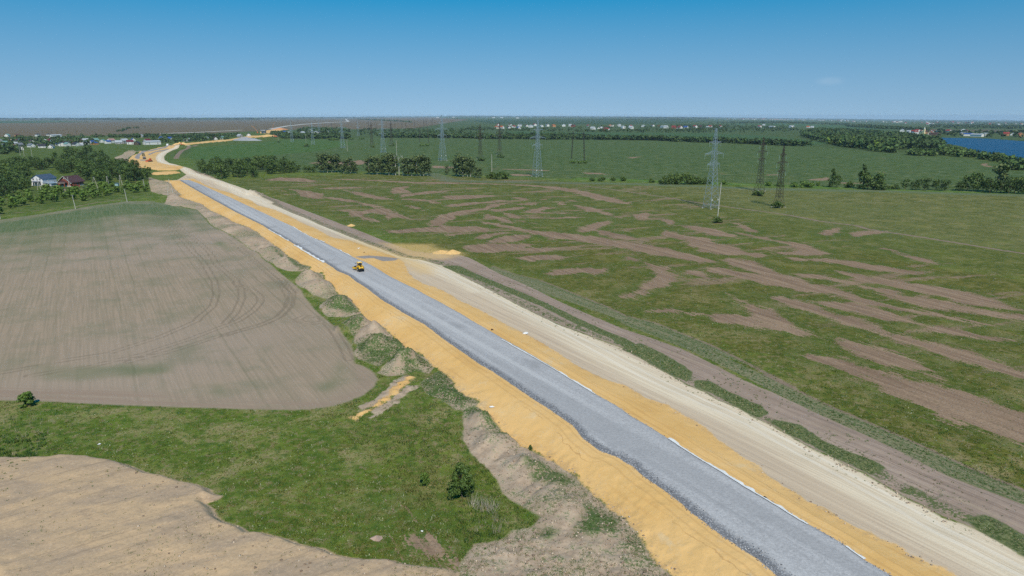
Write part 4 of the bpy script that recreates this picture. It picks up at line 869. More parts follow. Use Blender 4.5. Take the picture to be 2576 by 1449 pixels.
# ---------------------------------------------------------------- pylons and poles
STEEL = simple('galvanised_steel', S(176, 190, 198), .45, .1, 1.0, .55, .5)
RUST = simple('weathered_steel', S(70, 64, 60), .8, .2, .8)
CONC = simple('pole_concrete', S(186, 184, 174), .9, .12, 1.5)
INSUL = simple('insulator_glass', S(150, 172, 172), .3, .1, 3)
FOOT = simple('footing_concrete', S(206, 206, 202), .9, .1, 1)
def lattice(m, prof, legw, brw, panels):
    """square tapering lattice: prof [(z, half width)]"""
    zs = np.array([p[0] for p in prof]); hw = np.array([p[1] for p in prof])
    f = lambda z: float(np.interp(z, zs, hw))
    cs = [(1, 1), (-1, 1), (-1, -1), (1, -1)]
    for (z0, a), (z1, b) in zip(prof[:-1], prof[1:]):
        for sx, sy in cs: m.bar((sx*a, sy*a, z0), (sx*b, sy*b, z1), legw)
    for z0, z1 in zip(panels[:-1], panels[1:]):
        a, b = f(z0), f(z1)
        for k in range(4):
            p, q = cs[k], cs[(k+1) % 4]
            m.bar((p[0]*a, p[1]*a, z0), (q[0]*b, q[1]*b, z1), brw); m.bar((q[0]*a, q[1]*a, z0), (p[0]*b, p[1]*b, z1), brw)
    return f
def pylon_parts(kind):
    out = []
    if kind == 'silver':
        H = 50.0; mat = STEEL; prof = [(0, 3.6), (2.2, 3.4), (30, 1.25), (44, .75), (50, .35)]; pan = [0, 2.2, 6, 9.6, 13, 16.2, 19.2, 22, 24.6, 27, 29.2, 31.2, 33.2, 35.2, 37.2, 39.2, 41.2, 43.2, 45.2, 47.2, 50]
        arms = [(28.0, 4.2, 1.6, 'up'), (34.5, 7.2, 1.7, 'up'), (42.0, 4.4, 1.4, 'down')]; lw, bw = .115, .06
    else:
        H = 40.0; mat = RUST; prof = [(0, 3.0), (7, 1.7), (24, 1.0), (34, .6), (40, .2)]; pan = [0, 7, 10, 12.6, 15, 17.2, 19.4, 21.4, 23.4, 25.2, 27, 28.8, 30.6, 32.2, 34, 36, 38]
        arms = [(23.5, 3.6, 1.2, 'up'), (29.0, 5.4, 1.3, 'up'), (34.0, 3.4, 1.1, 'up')]; lw, bw = .12, .06
    m = MB(); f = lattice(m, prof, lw, bw, pan)
    for z in ([2.2, 27, 33] if kind == 'silver' else [7, 9, 16, 23]):
        a = f(z)
        for p, q in (((1, 1), (-1, 1)), ((-1, 1), (-1, -1)), ((-1, -1), (1, -1)), ((1, -1), (1, 1))): m.bar((p[0]*a, p[1]*a, z), (q[0]*a, q[1]*a, z), bw*1.3)
    if kind == 'silver': m.bar((-1.3, 0, 50), (1.3, 0, 50), .12)
    out.append(('tower', m.mesh('tower', mat), None))
    for z, ln, dp, way in arms:
        am = MB(); a = f(z)
        for sx in (-1, 1):
            tip = (sx*(a+ln), 0, z)
            for sy in (-1, 1):
                am.bar((sx*a, sy*a, z), tip, lw*.8); am.bar((sx*a, sy*a, z+(dp if way == 'up' else -dp)), tip, lw*.7)
                for t in (.33, .66):
                    b0 = (sx*(a+ln*t), sy*a*(1-t), z); b1 = (sx*(a+ln*(t-.3)), sy*a*(1.3-t), z+(dp if way == 'up' else -dp)*(1.3-t)); am.bar(b0, b1, bw*.8)
        cm = [('insulator', MB().bar((sx*(a+ln-.1), 0, z-.1), (sx*(a+ln-.1), 0, z-3.0), .08, 6).mesh('insulator', INSUL)) for sx in (-1, 1)]
        out.append(('crossarm', am.mesh('crossarm', mat), cm))
    for sx in (-1, 1):
        for sy in (-1, 1):
            a = prof[0][1]; out.append(('footing', MB().box(sx*a-.45, sx*a+.45, sy*a-.45, sy*a+.45, -.6, .35, .1, .1).mesh('footing', FOOT), None))
    if kind == 'silver':
        bx = MB().box(-3.0, -2.3, -3.3, -3.1, 5.4, 6.2); bx.box(2.3, 3.0, -3.3, -3.1, 5.4, 6.2); out.append(('number_plate', bx.mesh('number_plate', FOOT), None))
    return out
PYL = {k: pylon_parts(k) for k in ('silver', 'dark')}
def pylon(kind, q, top, label, group, rz=0.0, zbase=None):
    (px, py) = pts(q)[0]; x, y = P(px, py); z = float(zat(x, y)[0])
    v = (724.5-top)/FPX; dist = y; zt = CAM_H+dist*(-_sp+_cp*v)/(_cp+_sp*v)
    h = zt-z; s = h/(50.0 if kind == 'silver' else 40.0)
    e = empty('pylon', (x, y, z-.1), rz, s); tag(e, label, 'pylon', group)
    for nm, me, ch in PYL[kind]:
        o = on(me, nm, e)
        for n2, m2 in (ch or []): on(m2, n2, o)
line_az = math.atan2(P1('M 880,672')[0]-P1('N 450,1215')[0], P1('M 880,672')[1]-P1('N 450,1215')[1])
rzS = -line_az
for q, top, lab in (('N 445,1225', 323, 'nearest and tallest silver lattice pylon, right of centre'), ('M 878,670', 301.5, 'silver lattice pylon standing alone just right of the birches'), ('L 2190,510', 289, 'silver pylon behind the right end of the birch grove'), ('L 1592,430', 298, 'silver pylon above the middle of the birch grove'),
                    ('L 1185,382', 299, 'silver pylon above the left group of birches'), ('L 886,347', 306, 'second silver pylon from the left, beside the round dark shrub'), ('L 676,320', 306, 'leftmost silver pylon before the blue-roofed house'), ('L 1342,262', 303, 'small faint silver pylon far back between two nearer ones'), ('L 950,274', 303, 'small silver pylon before the far grove with white houses')):
    pylon('silver', q, top, lab, 'line of silver pylons', rzS+R(6))
for q, top, lab in (('N 1292,1212', 366, 'nearest dark rusty pylon with splayed feet at right'), ('N 1052,1012', 344, 'dark rusty pylon left of and behind the nearest dark one'), ('M 306,492', 313, 'dark pylon, left of the pair before the orange-roofed village'), ('M 500,452', 308, 'dark pylon, right of the pair before the orange-roofed village'),
                    ('L 1480,372', 307, 'dark pylon left of the silver one above the grove'), ('L 1676,346', 305, 'dark pylon right of the silver one above the grove')):
    pylon('dark', q, top, lab, 'line of dark pylons', rzS+R(10))
for i, (x, y, t) in enumerate(((1445, 186, 303), (1520, 184, 305), (1622, 190, 307), (1710, 187, 308), (1780, 190, 309), (1822, 204, 308), (1906, 178, 301), (2002, 182, 299), (2026, 158, 297), (2075, 172, 302), (2090, 155, 297), (2112, 170, 303), (2142, 178, 304), (1075, 190, 307), (2420, 110, 293), (2520, 105, 292))):
    pylon('dark', 'L %d,%d' % (x, y), t, 'small far dark pylon, %s from the left before the ploughed horizon field' % ordn(i), 'far dark pylons', rzS)
for i, (x, y) in enumerate(((435, 262, ), (525, 256), (770, 250))):
    pylon('dark', 'K %d,%d' % (x, y), (327, 326, 324)[i], 'far dark pylon behind the left village, %s from the left' % ordn(i), 'pylons behind the left village', rzS)
def portal(q1, q2, top, label):
    (ax, ay), (bx_, by) = P1(q1), P1(q2); z = float(zat(ax, ay)[0]); L = math.dist((ax, ay), (bx_, by))
    v = (724.5-top)/FPX; zt = CAM_H+ay*(-_sp+_cp*v)/(_cp+_sp*v); h = zt-z
    e = empty('portal_pylon', ((ax+bx_)/2, (ay+by)/2, z), math.atan2(by-ay, bx_-ax)); tag(e, label, 'pylon', 'dark portal pylons')
    for s in (-1, 1):
        m = MB(); n = 12
        for k in range(n):
            z0, z1 = h*k/n, h*(k+1)/n; c0 = s*(L/2-L*.1*k/n); c1 = s*(L/2-L*.1*(k+1)/n)
            for dx, dy in ((.5, .5), (-.5, .5), (-.5, -.5), (.5, -.5)): m.bar((c0+dx, dy, z0), (c1+dx, dy, z1), .14)
            m.bar((c0-.5, -.5, z0), (c1+.5, -.5, z1), .08); m.bar((c0+.5, .5, z0), (c1-.5, .5, z1), .08)
        m.obj('mast', RUST, e); MB().bar((s*L*.4, 0, h), (s*L*.4, 0, h*1.1), .2, 4, .1).obj('peak', RUST, e)
    m = MB()
    for dz in (-.6, .6): m.bar((-L*.85, 0, h*.93+dz*.2), (L*.85, 0, h*.93+dz*.2), .16)
    for k in range(10): m.bar((-L*.85+L*.17*k, 0, h*.93-.6*(k % 2)), (-L*.85+L*.17*(k+1), 0, h*.93+.6*((k+1) % 2)), .1)
    m.obj('crossbeam', RUST, e)
portal('M 1222,492', 'M 1352,512', 331, 'dark two-legged portal pylon above the yellow-green thicket'); portal('L 1958,330', 'L 2050,330', 318, 'dark two-legged portal pylon before the hedgerow left of the last silver pylon')
def pole(q, h, label, group=None, aframe=0.0, tilt=0.0, tall=False, rz=0.0):
    x, y = P1(q); e = empty('pole', (x, y, float(zat(x, y)[0])), rz); tag(e, label, 'pole', group)
    if aframe:
        for s in (-1, 1): MB().bar((s*aframe, 0, -.3), (s*.1, 0, h), .17, 6, .12).obj('leg', CONC, e)
    else: MB().bar((0, 0, -.3), (tilt*h, 0, h), .26 if tall else .19, 8, .17 if tall else .13).obj('shaft', CONC, e)
    if tall:
        for z, l in ((h*.96, .9), (h*.86, 1.3), (h*.76, 1.0)): MB().bar((-l, 0, z), (l, 0, z), .07).obj('crossarm', RUST, e)
    else:
        c = MB().bar((tilt*h-.8, 0, h-.3), (tilt*h+.8, 0, h-.3), .06).obj('crossarm', RUST, e)
        for s in (-.7, 0, .7): MB().bar((tilt*h+s, 0, h-.3), (tilt*h+s, 0, h+.05), .06, 6).obj('insulator', INSUL, c)
    return e
pole('C 1182,432', 19.5, 'tall concrete pole right beside the nearest silver pylon', tall=True, tilt=.035)
pole('M 421,632', 18, 'tall concrete pole rising from the hedge right of the birches', tall=True)
pole('L 1232,416', 17, 'tall pale pole in the weedy field above the left birches', tall=True); pole('L 1729,470', 22, 'tall pale pole behind the dead birches', tall=True)
pole('L 816,330', 17, 'pale pole behind the round dark shrub', tall=True); pole('L 536,312', 16, 'pale pole at the left end of the pylon field', tall=True)
for i, (q, h, ti) in enumerate((('J 762,346', 8.6, -.10), ('J 1281,272', 8.4, -.10), ('J 1464,164', 9, -.08), ('J 510,165', 8.5, -.10), ('J 700,122', 8, -.06), ('J 4,446', 8, -.05))):
    pole(q, h, 'leaning concrete pole %s' % ['on the field edge nearest the left house', 'on the field edge near the soil bank', 'before the right end of the wood', 'before the white house', 'before the brick fence', 'at the left edge of the picture'][i], 'village power poles', tilt=ti)
for q, h, af, lab in (('J 957,132', 8.6, 2.2, 'concrete A-frame pole right of the brick house'), ('J 1088,122', 8.4, 1.2, 'middle A-frame pole before the dark wood'), ('J 1217,104', 8.4, 1.3, 'A-frame pole beside the blue shed'), ('J 1717,205', 10.5, 2.2, 'A-frame pole on the dark soil bank by the sand'), ('J 395,150', 8, 1.4, 'A-frame pole below the white house')):
    pole(q, h, lab, 'A-frame power poles', aframe=af)
for i, (x, y) in enumerate(((205, 456), (245, 468), (325, 474))): pole('K %d,%d' % (x, y), 14, 'pale pole in the meadow below the village, %s from the left' % ordn(i), 'poles below the village')

# ---------------------------------------------------------------- houses
WALL = painted('wall_render', .85, .12, .8); ROOF = painted('roof_sheet', .55, .18, .7)
GLASS = simple('window_glass', S(52, 60, 70), .12, .2, .5, 0, .6); FRAMEW = simple('window_frame', S(226, 228, 230), .6, .05, 2)
def gable(w, l, h, rh, ov=.6):
    a, b = w/2, l/2
    wall = MB().add([(-a, -b, -.5), (a, -b, -.5), (a, b, -.5), (-a, b, -.5), (-a, -b, h), (a, -b, h), (a, b, h), (-a, b, h), (0, -b, h+rh), (0, b, h+rh)], [(0, 1, 5, 8, 4), (2, 3, 7, 9, 6), (1, 2, 6, 5), (3, 0, 4, 7)])
    sl = rh/a; A = a+ov; t = .22; e = h-ov*sl; B = b+ov
    roof = MB()
    for s in (-1, 1):
        roof.add([(s*A, -B, e+.02), (s*A, B, e+.02), (0, B, h+rh+.02), (0, -B, h+rh+.02), (s*A, -B, e+t), (s*A, B, e+t), (0, B, h+rh+t), (0, -B, h+rh+t)], [(0, 1, 2, 3), (4, 5, 6, 7), (0, 1, 5, 4), (0, 3, 7, 4), (1, 2, 6, 5)])
    return wall, roof
def hip(w, l, h, rh, ov=.5):
    a, b = w/2, l/2; wall = MB().box(-a, a, -b, b, -.5, h); A, B = a+ov, b+ov; k = max(.2, B-A)
    roof = MB().add([(-A, -B, h), (A, -B, h), (A, B, h), (-A, B, h), (0, -k, h+rh), (0, k, h+rh)], [(0, 1, 4), (1, 2, 5, 4), (2, 3, 5), (3, 0, 4, 5), (3, 2, 1, 0)])
    return wall, roof
HT = {}
for nm_, fn, dims in (('g1', gable, (9, 11, 3.6, 3.2)), ('g2', gable, (10, 12, 5.6, 3.2)), ('g3', gable, (8, 9, 2.8, 3.8)), ('h1', hip, (11, 12, 5.8, 3.0)), ('h2', hip, (10, 11, 3.4, 3.0)), ('b1', gable, (12, 26, 5.0, 2.0))):
    a_, b_ = fn(*dims)
    wm = MB(); W_, L_, H_ = dims[0]/2, dims[1]/2, dims[2]
    HT[nm_] = (a_.mesh('wall', WALL), b_.mesh('roof', ROOF), dims)
WIN1 = MB().box(-.65, .65, -.05, .05, 0, 1.4).mesh('window', GLASS)
RF = {'grey': S(128, 132, 138), 'dark': S(62, 62, 68), 'brown': S(96, 70, 62), 'maroon': S(112, 48, 54), 'red': S(150, 62, 56), 'blue': S(62, 92, 160), 'teal': S(122, 160, 156), 'orange': S(186, 104, 70), 'pale': S(178, 184, 190), 'pink': S(176, 138, 132)}
WL = {'white': S(226, 226, 222), 'cream': S(214, 204, 182), 'brick': S(150, 88, 66), 'ochre': S(196, 142, 96), 'grey': S(170, 170, 168), 'wood': S(92, 82, 72), 'pale': S(205, 208, 206)}
def house(q, tmpl, roof, wall, yaw, label, group, scale=1.0, windows=True, cat='house', name='house'):
    x, y = P1(q); z = float(zat(x, y)[0]); e = empty(name, (x, y, z), R(yaw), scale); tag(e, label, cat, group)
    wm, rm, d = HT[tmpl]
    a = on(wm, 'wall', e); a.color = (*WL[wall], 1); b = on(rm, 'roof', e); b.color = (*RF[roof], 1)
    if windows:
        w, l, h = d[:3]
        rows = [.9] if h < 4.5 else [.9, 3.7]
        for zz in rows:
            for fx in (-.28, .28):
                o = on(WIN1, 'window', e); o.location = (fx*w, -l/2-.04, zz)
                o = on(WIN1, 'window', e); o.location = (w/2+.04, fx*l, zz); o.rotation_euler = (0, 0, R(90))
    return e
rc = random.Random(5)
village = [(25, 378, 'g1', 'grey', 'grey'), (75, 268, 'g1', 'teal', 'white'), (180, 274, 'h1', 'brown', 'ochre'), (383, 266, 'h1', 'dark', 'white'), (490, 258, 'h2', 'dark', 'white'), (560, 274, 'b1', 'pale', 'white'), (195, 366, 'g1', 'grey', 'grey'), (205, 402, 'g3', 'dark', 'white'), (322, 348, 'g2', 'maroon', 'white'), (315, 374, 'g1', 'grey', 'white'), (425, 380, 'g1', 'dark', 'white'), (518, 385, 'g3', 'grey', 'white'), (620, 362, 'b1', 'dark', 'white'), (700, 338, 'h1', 'brown', 'ochre'), (765, 362, 'g1', 'dark', 'pale'), (792, 332, 'g2', 'brown', 'ochre'), (862, 328, 'g2', 'pale', 'white'), (912, 324, 'g1', 'dark', 'white'), (966, 318, 'g3', 'teal', 'white'), (1036, 328, 'g1', 'teal', 'pale'), (1120, 332, 'g2', 'pink', 'white'), (1195, 342, 'g1', 'pale', 'grey'), (1250, 338, 'g2', 'pale', 'grey'), (1312, 346, 'g2', 'maroon', 'white'), (1340, 312, 'g3', 'blue', 'white'), (1382, 352, 'g1', 'dark', 'wood'), (1482, 332, 'g2', 'maroon', 'grey'), (1600, 317, 'g1', 'pale', 'grey'), (1625, 298, 'g3', 'blue', 'white'), (1715, 303, 'g1', 'blue', 'pale'), (1885, 314, 'b1', 'pale', 'grey'), (2075, 298, 'g1', 'pale', 'white'), (2165, 300, 'g3', 'brown', 'white'), (2240, 292, 'g3', 'teal', 'white'), (1338, 270, 'g3', 'pale', 'white'), (1420, 274, 'g1', 'pale', 'white'), (1530, 348, 'b1', 'pale', 'white')]
LN = {'grey': 'grey', 'dark': 'dark', 'brown': 'brown', 'maroon': 'maroon', 'red': 'red', 'blue': 'blue', 'teal': 'teal', 'orange': 'orange', 'pale': 'pale metal', 'pink': 'pinkish'}
vx = sorted(range(len(village)), key=lambda k: village[k][0]); rank = {k: i for i, k in enumerate(vx)}
for k, (x, y, t, rf, wl) in enumerate(village):
    house('K %d,%d' % (x, y), t, rf, wl, rc.choice([-35, -20, 10, 40, 60, -60]), '%s house with %s roof, %s from the left in the left village' % (wl, LN[rf], ordn(rank[k])), 'houses of the left village', rc.uniform(.92, 1.12))
vp = scatter('K -40,300 300,296 700,300 1000,318 1450,322 1450,345 1000,352 600,372 200,392 -40,402', 34, 13, 12)
for (x, y), z in zip(vp, zat(vp[:, 0], vp[:, 1])):
    e = empty('house', (x, y, z), rc.uniform(0, 3), rc.uniform(.7, .95)); tag(e, 'small mixed-roof house packed between the larger houses of the left village', 'house', 'small houses of the left village')
    wm, rm, d = HT[rc.choice(['g1', 'g3', 'h2', 'g2'])]
    a = on(wm, 'wall', e); a.color = (*WL[rc.choice(['white', 'cream', 'pale', 'brick', 'ochre', 'grey', 'wood'])], 1); b = on(rm, 'roof', e); b.color = (*RF[rc.choice(['grey', 'red', 'dark', 'brown', 'maroon', 'blue', 'teal', 'pale'])], 1)
for k, (x, y, t, rf, wl) in enumerate([(600, 243, 'g2', 'blue', 'white'), (640, 243, 'g1', 'pale', 'white'), (780, 240, 'g1', 'pale', 'pale'), (860, 228, 'g2', 'pale', 'white'), (945, 236, 'b1', 'pale', 'white'), (1020, 228, 'g1', 'pale', 'white'), (150, 272, 'g1', 'pale', 'grey'), (240, 270, 'g1', 'blue', 'white')]):
    house('L %d,%d' % (x, y), t, rf, wl, rc.choice([-30, 20, 60]), '%s house with %s roof, %s of the hamlet behind the far pylons' % (wl, LN[rf], ordn(k)), 'hamlet behind the far pylons', 1.1)
mid = [(470, 188, 'h1', 'orange', 'cream'), (520, 190, 'g2', 'orange', 'white'), (484, 156, 'g1', 'red', 'white'), (604, 156, 'g1', 'brown', 'white'), (592, 186, 'g1', 'brown', 'white'), (640, 176, 'g1', 'red', 'white'), (702, 166, 'g2', 'grey', 'white'), (690, 190, 'g1', 'blue', 'pale'), (770, 166, 'g1', 'brown', 'white'), (812, 176, 'h1', 'pale', 'white'), (852, 160, 'g2', 'red', 'white'), (922, 170, 'g1', 'pale', 'white'), (980, 166, 'g2', 'grey', 'white'), (1042, 170, 'h1', 'orange', 'ochre'), (1146, 166, 'h1', 'pale', 'white'), (1214, 166, 'g2', 'pale', 'white'), (1240, 172, 'g2', 'brown', 'brick'), (1392, 166, 'g1', 'red', 'white'), (1437, 200, 'g2', 'pale', 'white'), (1500, 196, 'g1', 'brown', 'white'), (1522, 188, 'g1', 'pale', 'white'), (1562, 206, 'g2', 'brown', 'brick'), (1582, 208, 'g1', 'red', 'white'), (1612, 172, 'h1', 'orange', 'white'), (1646, 166, 'g1', 'brown', 'white'), (1702, 166, 'g2', 'pale', 'white'), (1742, 186, 'h1', 'pale', 'white'), (1816, 170, 'g1', 'red', 'white'), (1822, 190, 'g2', 'pale', 'white'), (1942, 170, 'g1', 'pale', 'white'), (2040, 164, 'g1', 'brown', 'white'), (2102, 170, 'g1', 'red', 'brick'), (2152, 180, 'b1', 'pale', 'white'), (2172, 184, 'g2', 'pale', 'white'), (2252, 186, 'g2', 'red', 'brick'), (2302, 190, 'g1', 'brown', 'white'), (2332, 186, 'g1', 'red', 'white'), (2372, 190, 'g2', 'blue', 'white'), (2466, 180, 'g2', 'red', 'white')]
for k, (x, y, t, rf, wl) in enumerate(sorted(mid)):
    house('M %d,%d' % (x, y), t, rf, wl, rc.choice([-40, -15, 25, 50]), '%s house with %s roof, %s from the left in the middle village' % (wl, LN[rf], ordn(k)), 'houses of the middle village', 1.4, False)
for k, (x, y, t, rf, wl) in enumerate([(1058, 222, 'g2', 'red', 'white'), (1110, 194, 'g1', 'pale', 'white'), (1212, 224, 'b1', 'pale', 'white'), (1450, 222, 'g2', 'pale', 'white'), (1472, 222, 'g2', 'pale', 'white'), (1665, 222, 'g1', 'orange', 'white'), (1715, 222, 'g1', 'pale', 'white'), (60, 232, 'g2', 'red', 'white'), (440, 224, 'g2', 'red', 'white'), (250, 222, 'g2', 'red', 'white'), (410, 226, 'g1', 'pale', 'white'), (570, 214, 'g1', 'red', 'white'), (320, 216, 'g1', 'brown', 'brick')]):
    house('N %d,%d' % (x, y), t, rf, wl, rc.choice([-40, 25, 50]), '%s house with %s roof, %s among the trees right of the middle village' % (wl, LN[rf], ordn(k)), 'scattered houses right of the middle village', 1.35, False)
lakeside = [(1050, 276, 'g2', 'pale', 'white'), (1135, 282, 'g1', 'pale', 'white'), (1198, 290, 'g2', 'red', 'white'), (1228, 300, 'h1', 'red', 'white'), (1242, 278, 'g2', 'red', 'white'), (1298, 288, 'g2', 'red', 'cream'), (1372, 298, 'g2', 'brown', 'ochre'), (1404, 308, 'g2', 'orange', 'cream'), (1426, 276, 'g1', 'red', 'white'), (1462, 318, 'b1', 'brown', 'wood'), (1506, 276, 'g2', 'pale', 'white'), (1630, 282, 'g2', 'red', 'white'), (1692, 282, 'g1', 'brown', 'brick'), (1814, 272, 'h1', 'pale', 'white'), (1850, 280, 'g2', 'red', 'white'), (1800, 310, 'g1', 'pale', 'grey'), (1895, 326, 'b1', 'blue', 'white'), (1990, 334, 'b1', 'pale', 'white'), (2090, 322, 'b1', 'pale', 'white'), (2350, 322, 'g2', 'red', 'ochre'), (2432, 318, 'g1', 'pale', 'white'), (2530, 332, 'g2', 'orange', 'ochre')]
for k, (x, y, t, rf, wl) in enumerate(sorted(lakeside)):
    house('O %d,%d' % (x, y), t, rf, wl, rc.choice([-40, -15, 25, 60]), '%s house with %s roof, %s from the left on the lake shore' % (wl, LN[rf], ordn(k)), 'houses on the far lake shore', 1.25, False)
for k, (q, lab) in enumerate((('M 440,80', 'long white farm building on the horizon, left of the middle village'), ('M 520,81', 'second long white farm building on the horizon'), ('M 680,84', 'small white block on the horizon above the orange house'), ('L 2300,76', 'long white depot on the horizon above the pylons'), ('L 2140,80', 'low white depot left of the long one on the horizon'), ('O 970,152', 'pale block among the far town houses, left of two'), ('O 1025,152', 'pale block among the far town houses, right of two'), ('O 305,123', 'bright white block in the far town'))):
    e = house(q, 'b1', 'pale', 'white', 80, lab, 'far pale buildings', 2.4, False, 'building', 'building')
# far town
tp = np.vstack([scatter('N 640,112 1100,112 1700,124 2576,150 O 1500,160 1400,190 900,156 300,146 N 1900,136 1300,128 640,118', 150, 18, 8), scatter('O 1500,150 2576,170 2576,205 1800,200', 26, 30, 9)])
for (x, y), z in zip(tp, zat(tp[:, 0], tp[:, 1])):
    e = empty('house', (x, y, z), rc.uniform(0, 3), rc.uniform(1.4, 2.4)); tag(e, 'tiny pale house of the far town on the right horizon', 'house', 'houses of the far town')
    wm, rm, d = HT[rc.choice(['g1', 'g2', 'h1', 'g3'])]
    a = on(wm, 'wall', e); a.color = (*WL[rc.choice(['white', 'white', 'cream', 'pale', 'brick'])], 1); b = on(rm, 'roof', e); b.color = (*RF[rc.choice(['pale', 'red', 'grey', 'brown', 'pale', 'orange'])], 1)
# church
x, y = P1('O 1325,296'); ch = empty('church', (x, y, float(zat(x, y)[0])), R(20), .72); tag(ch, 'yellow church with tall white-capped bell tower on the lake shore', 'church')
CHY = simple('church_plaster', S(232, 222, 176), .8, .05, .5); CHG = simple('church_roof', S(120, 150, 120), .5, .1, .5)
MB().box(-5, 5, 3, 20, -.5, 8).obj('nave', CHY, ch); MB().prism([(3, 8), (20, 8), (20, 8.2), (11.5, 12), (3, 8.2)], -5.4, 5.4).obj('roof', CHG, ch)
MB().box(-4, 4, -4, 4, -.5, 15).box(-3, 3, -3, 3, 15, 22).obj('tower', CHY, ch); MB().lathe([(2.6, 22), (3.0, 24), (2.4, 26), (.8, 28), (.2, 31)], 12).obj('dome', simple('white_dome', S(226, 230, 226), .4), ch)

# --- the two near houses
def near_houses():
    WHT = simple('white_plaster', S(228, 230, 232), .8, .04, .6); GBL = simple('grey_block', S(186, 190, 196), .9, .08, 2.5); SLATE = simple('blue_grey_metal_roof', S(74, 88, 108), .45, .08, .5)
    x, y = P1('J 445,104'); z = float(zat(x, y)[0])
    e = empty('white_house', (x-1.5, y+3, z), R(-11)); tag(e, 'white two-storey house with blue-grey metal roof among trees', 'house')
    wall, roof = gable(10.5, 13.5, 5.4, 3.0, .5); wall.obj('wall', WHT, e); roof.obj('roof', SLATE, e)
    MB().box(5.25, 5.36, -6.6, 6.6, -.4, 5.2).obj('grey_side_face', GBL, e)  # thin face over the right wall, coloured greyer than the front
    def win(x0, y0, z0, w, h, side):
        o = (MB().box(x0-w/2, x0+w/2, y0-.12, y0+.02, z0, z0+h) if side == 'f' else MB().box(x0-.02, x0+.12, y0-w/2, y0+w/2, z0, z0+h)).obj('window', GLASS, e)
        f = MB(); t = .09
        for s in (-1, 1):
            if side == 'f': f.box(x0+s*w/2-t, x0+s*w/2+t, y0-.18, y0+.01, z0, z0+h)
            else: f.box(x0-.01, x0+.18, y0+s*w/2-t, y0+s*w/2+t, z0, z0+h)
        f.obj('frame', FRAMEW, o)
    for x0, z0, w, h in ((-3.2, 4.4, 1.3, 1.5), (3.2, 4.4, 1.3, 1.5), (0, 4.3, .6, 1.8), (-3.4, .8, 1.4, 1.6), (2.9, .5, 1.2, 2.2), (.3, .2, 1.6, 2.4)): win(x0, -6.75, z0, w, h, 'f')
    for y0, z0, w, h in ((3.8, 1.2, 1.3, 1.7), (-4.8, 1.4, .6, 1.4)): win(5.36, y0, z0, w, h, 's')
    MB().prism([(-9.6, 3.0), (-6.76, 3.5), (-6.76, 3.62), (-9.6, 3.12)], -3.4, 3.4).obj('porch_roof', SLATE, e)
    for sx in (-3, 0, 3): MB().bar((sx, -9.3, 0), (sx, -9.3, 3.05), .14).obj('porch_post', WHT, e)
    an = MB(); an.box(5.4, 13.5, -7.5, 2.0, -.4, 1.9).obj('annex', GBL, e); MB().add([(5.4, -7.9, 2.6), (14, -7.9, 1.95), (14, 2.4, 1.95), (5.4, 2.4, 2.6), (5.4, -7.9, 2.8), (14, -7.9, 2.15), (14, 2.4, 2.15), (5.4, 2.4, 2.8)], [(0, 1, 2, 3), (4, 5, 6, 7), (0, 1, 5, 4), (1, 2, 6, 5)]).obj('annex_roof', simple('pale_blue_metal_sheet', S(150, 168, 182), .4, .06, .5), e)
    # brick house
    BR = simple('red_brick', S(148, 84, 66), .9, .14, 3.0); RB = simple('brown_metal_tile', S(86, 62, 62), .5, .1, 1.0); WH = simple('white_trim', S(224, 222, 216), .7, .04, 1)
    x, y = P1('J 690,112'); z = float(zat(x, y)[0])
    e = empty('brick_house', (x, y+4, z), R(-11)); tag(e, 'red brick house with steep brown roof right of the white house', 'house')
    wall, roof = gable(11, 13, 3.6, 4.2, 1.0); wall.obj('wall', BR, e); roof.obj('roof', RB, e)
    MB().box(-5.6, 5.6, -6.62, 6.62, -.5, .45).obj('plinth', WH, e)
    for s in (-1, 1):
        MB().bar((s*6.6, -7.55, 2.78), (0, -7.55, 8.0), .13).obj('verge_board', WH, e); MB().box(s*6.4-.5, s*6.4+.5, -7.6, -6.9, 2.5, 2.9).obj('eave_corner', WH, e)
    MB().box(-.6, .6, -6.6, -6.52, 6.0, 6.5).obj('vent', WH, e)
    MB().prism([(-9.4, 2.9), (-6.55, 2.9), (-6.55, 3.0), (-9.4, 3.0)], -3.6, 2.6).add([(-3.9, -9.5, 3.0), (2.9, -9.5, 3.0), (-.5, -9.5, 5.0), (-3.9, -6.52, 3.0), (2.9, -6.52, 3.0), (-.5, -6.52, 5.0)], [(0, 1, 2), (3, 4, 5), (0, 2, 5, 3), (1, 2, 5, 4)]).obj('porch_roof', RB, e)
    MB().box(-3.9, 2.9, -9.62, -9.5, 2.85, 3.05).obj('porch_beam', WH, e)
    for sx in (-3.2, 2.2): MB().box(sx-.25, sx+.25, -9.4, -8.9, -.3, 2.9).obj('porch_post', BR, e)
    for x0 in (-2, 1.2, 4): 
        o = MB().box(x0-.6, x0+.6, -6.6, -6.5, 1.0, 2.5).obj('window', GLASS, e); MB().box(x0-.75, x0+.75, -6.85, -6.5, .85, 1.0).obj('sill', WH, o)
    for y0 in (-4, 0, 4):
        o = MB().box(5.5, 5.6, y0-.7, y0+.7, 1.1, 2.6).obj('window', GLASS, e); MB().box(5.5, 5.8, y0-.85, y0+.85, .95, 1.1).obj('sill', WH, o)
    # brick fence with sheet panels
    (ax, ay), (bx_, by) = P1('J 560,98'), P1('J 800,122'); L = math.dist((ax, ay), (bx_, by)); zf = float(zat(ax, ay)[0])
    e = empty('brick_fence', (ax, ay, zf), math.atan2(by-ay, bx_-ax)); tag(e, 'fence of brick pillars and brown panels before the brick house', 'fence')
    n = 8; d = L/n; BP = simple('brown_fence_sheet', S(110, 66, 60), .6, .08, 2)
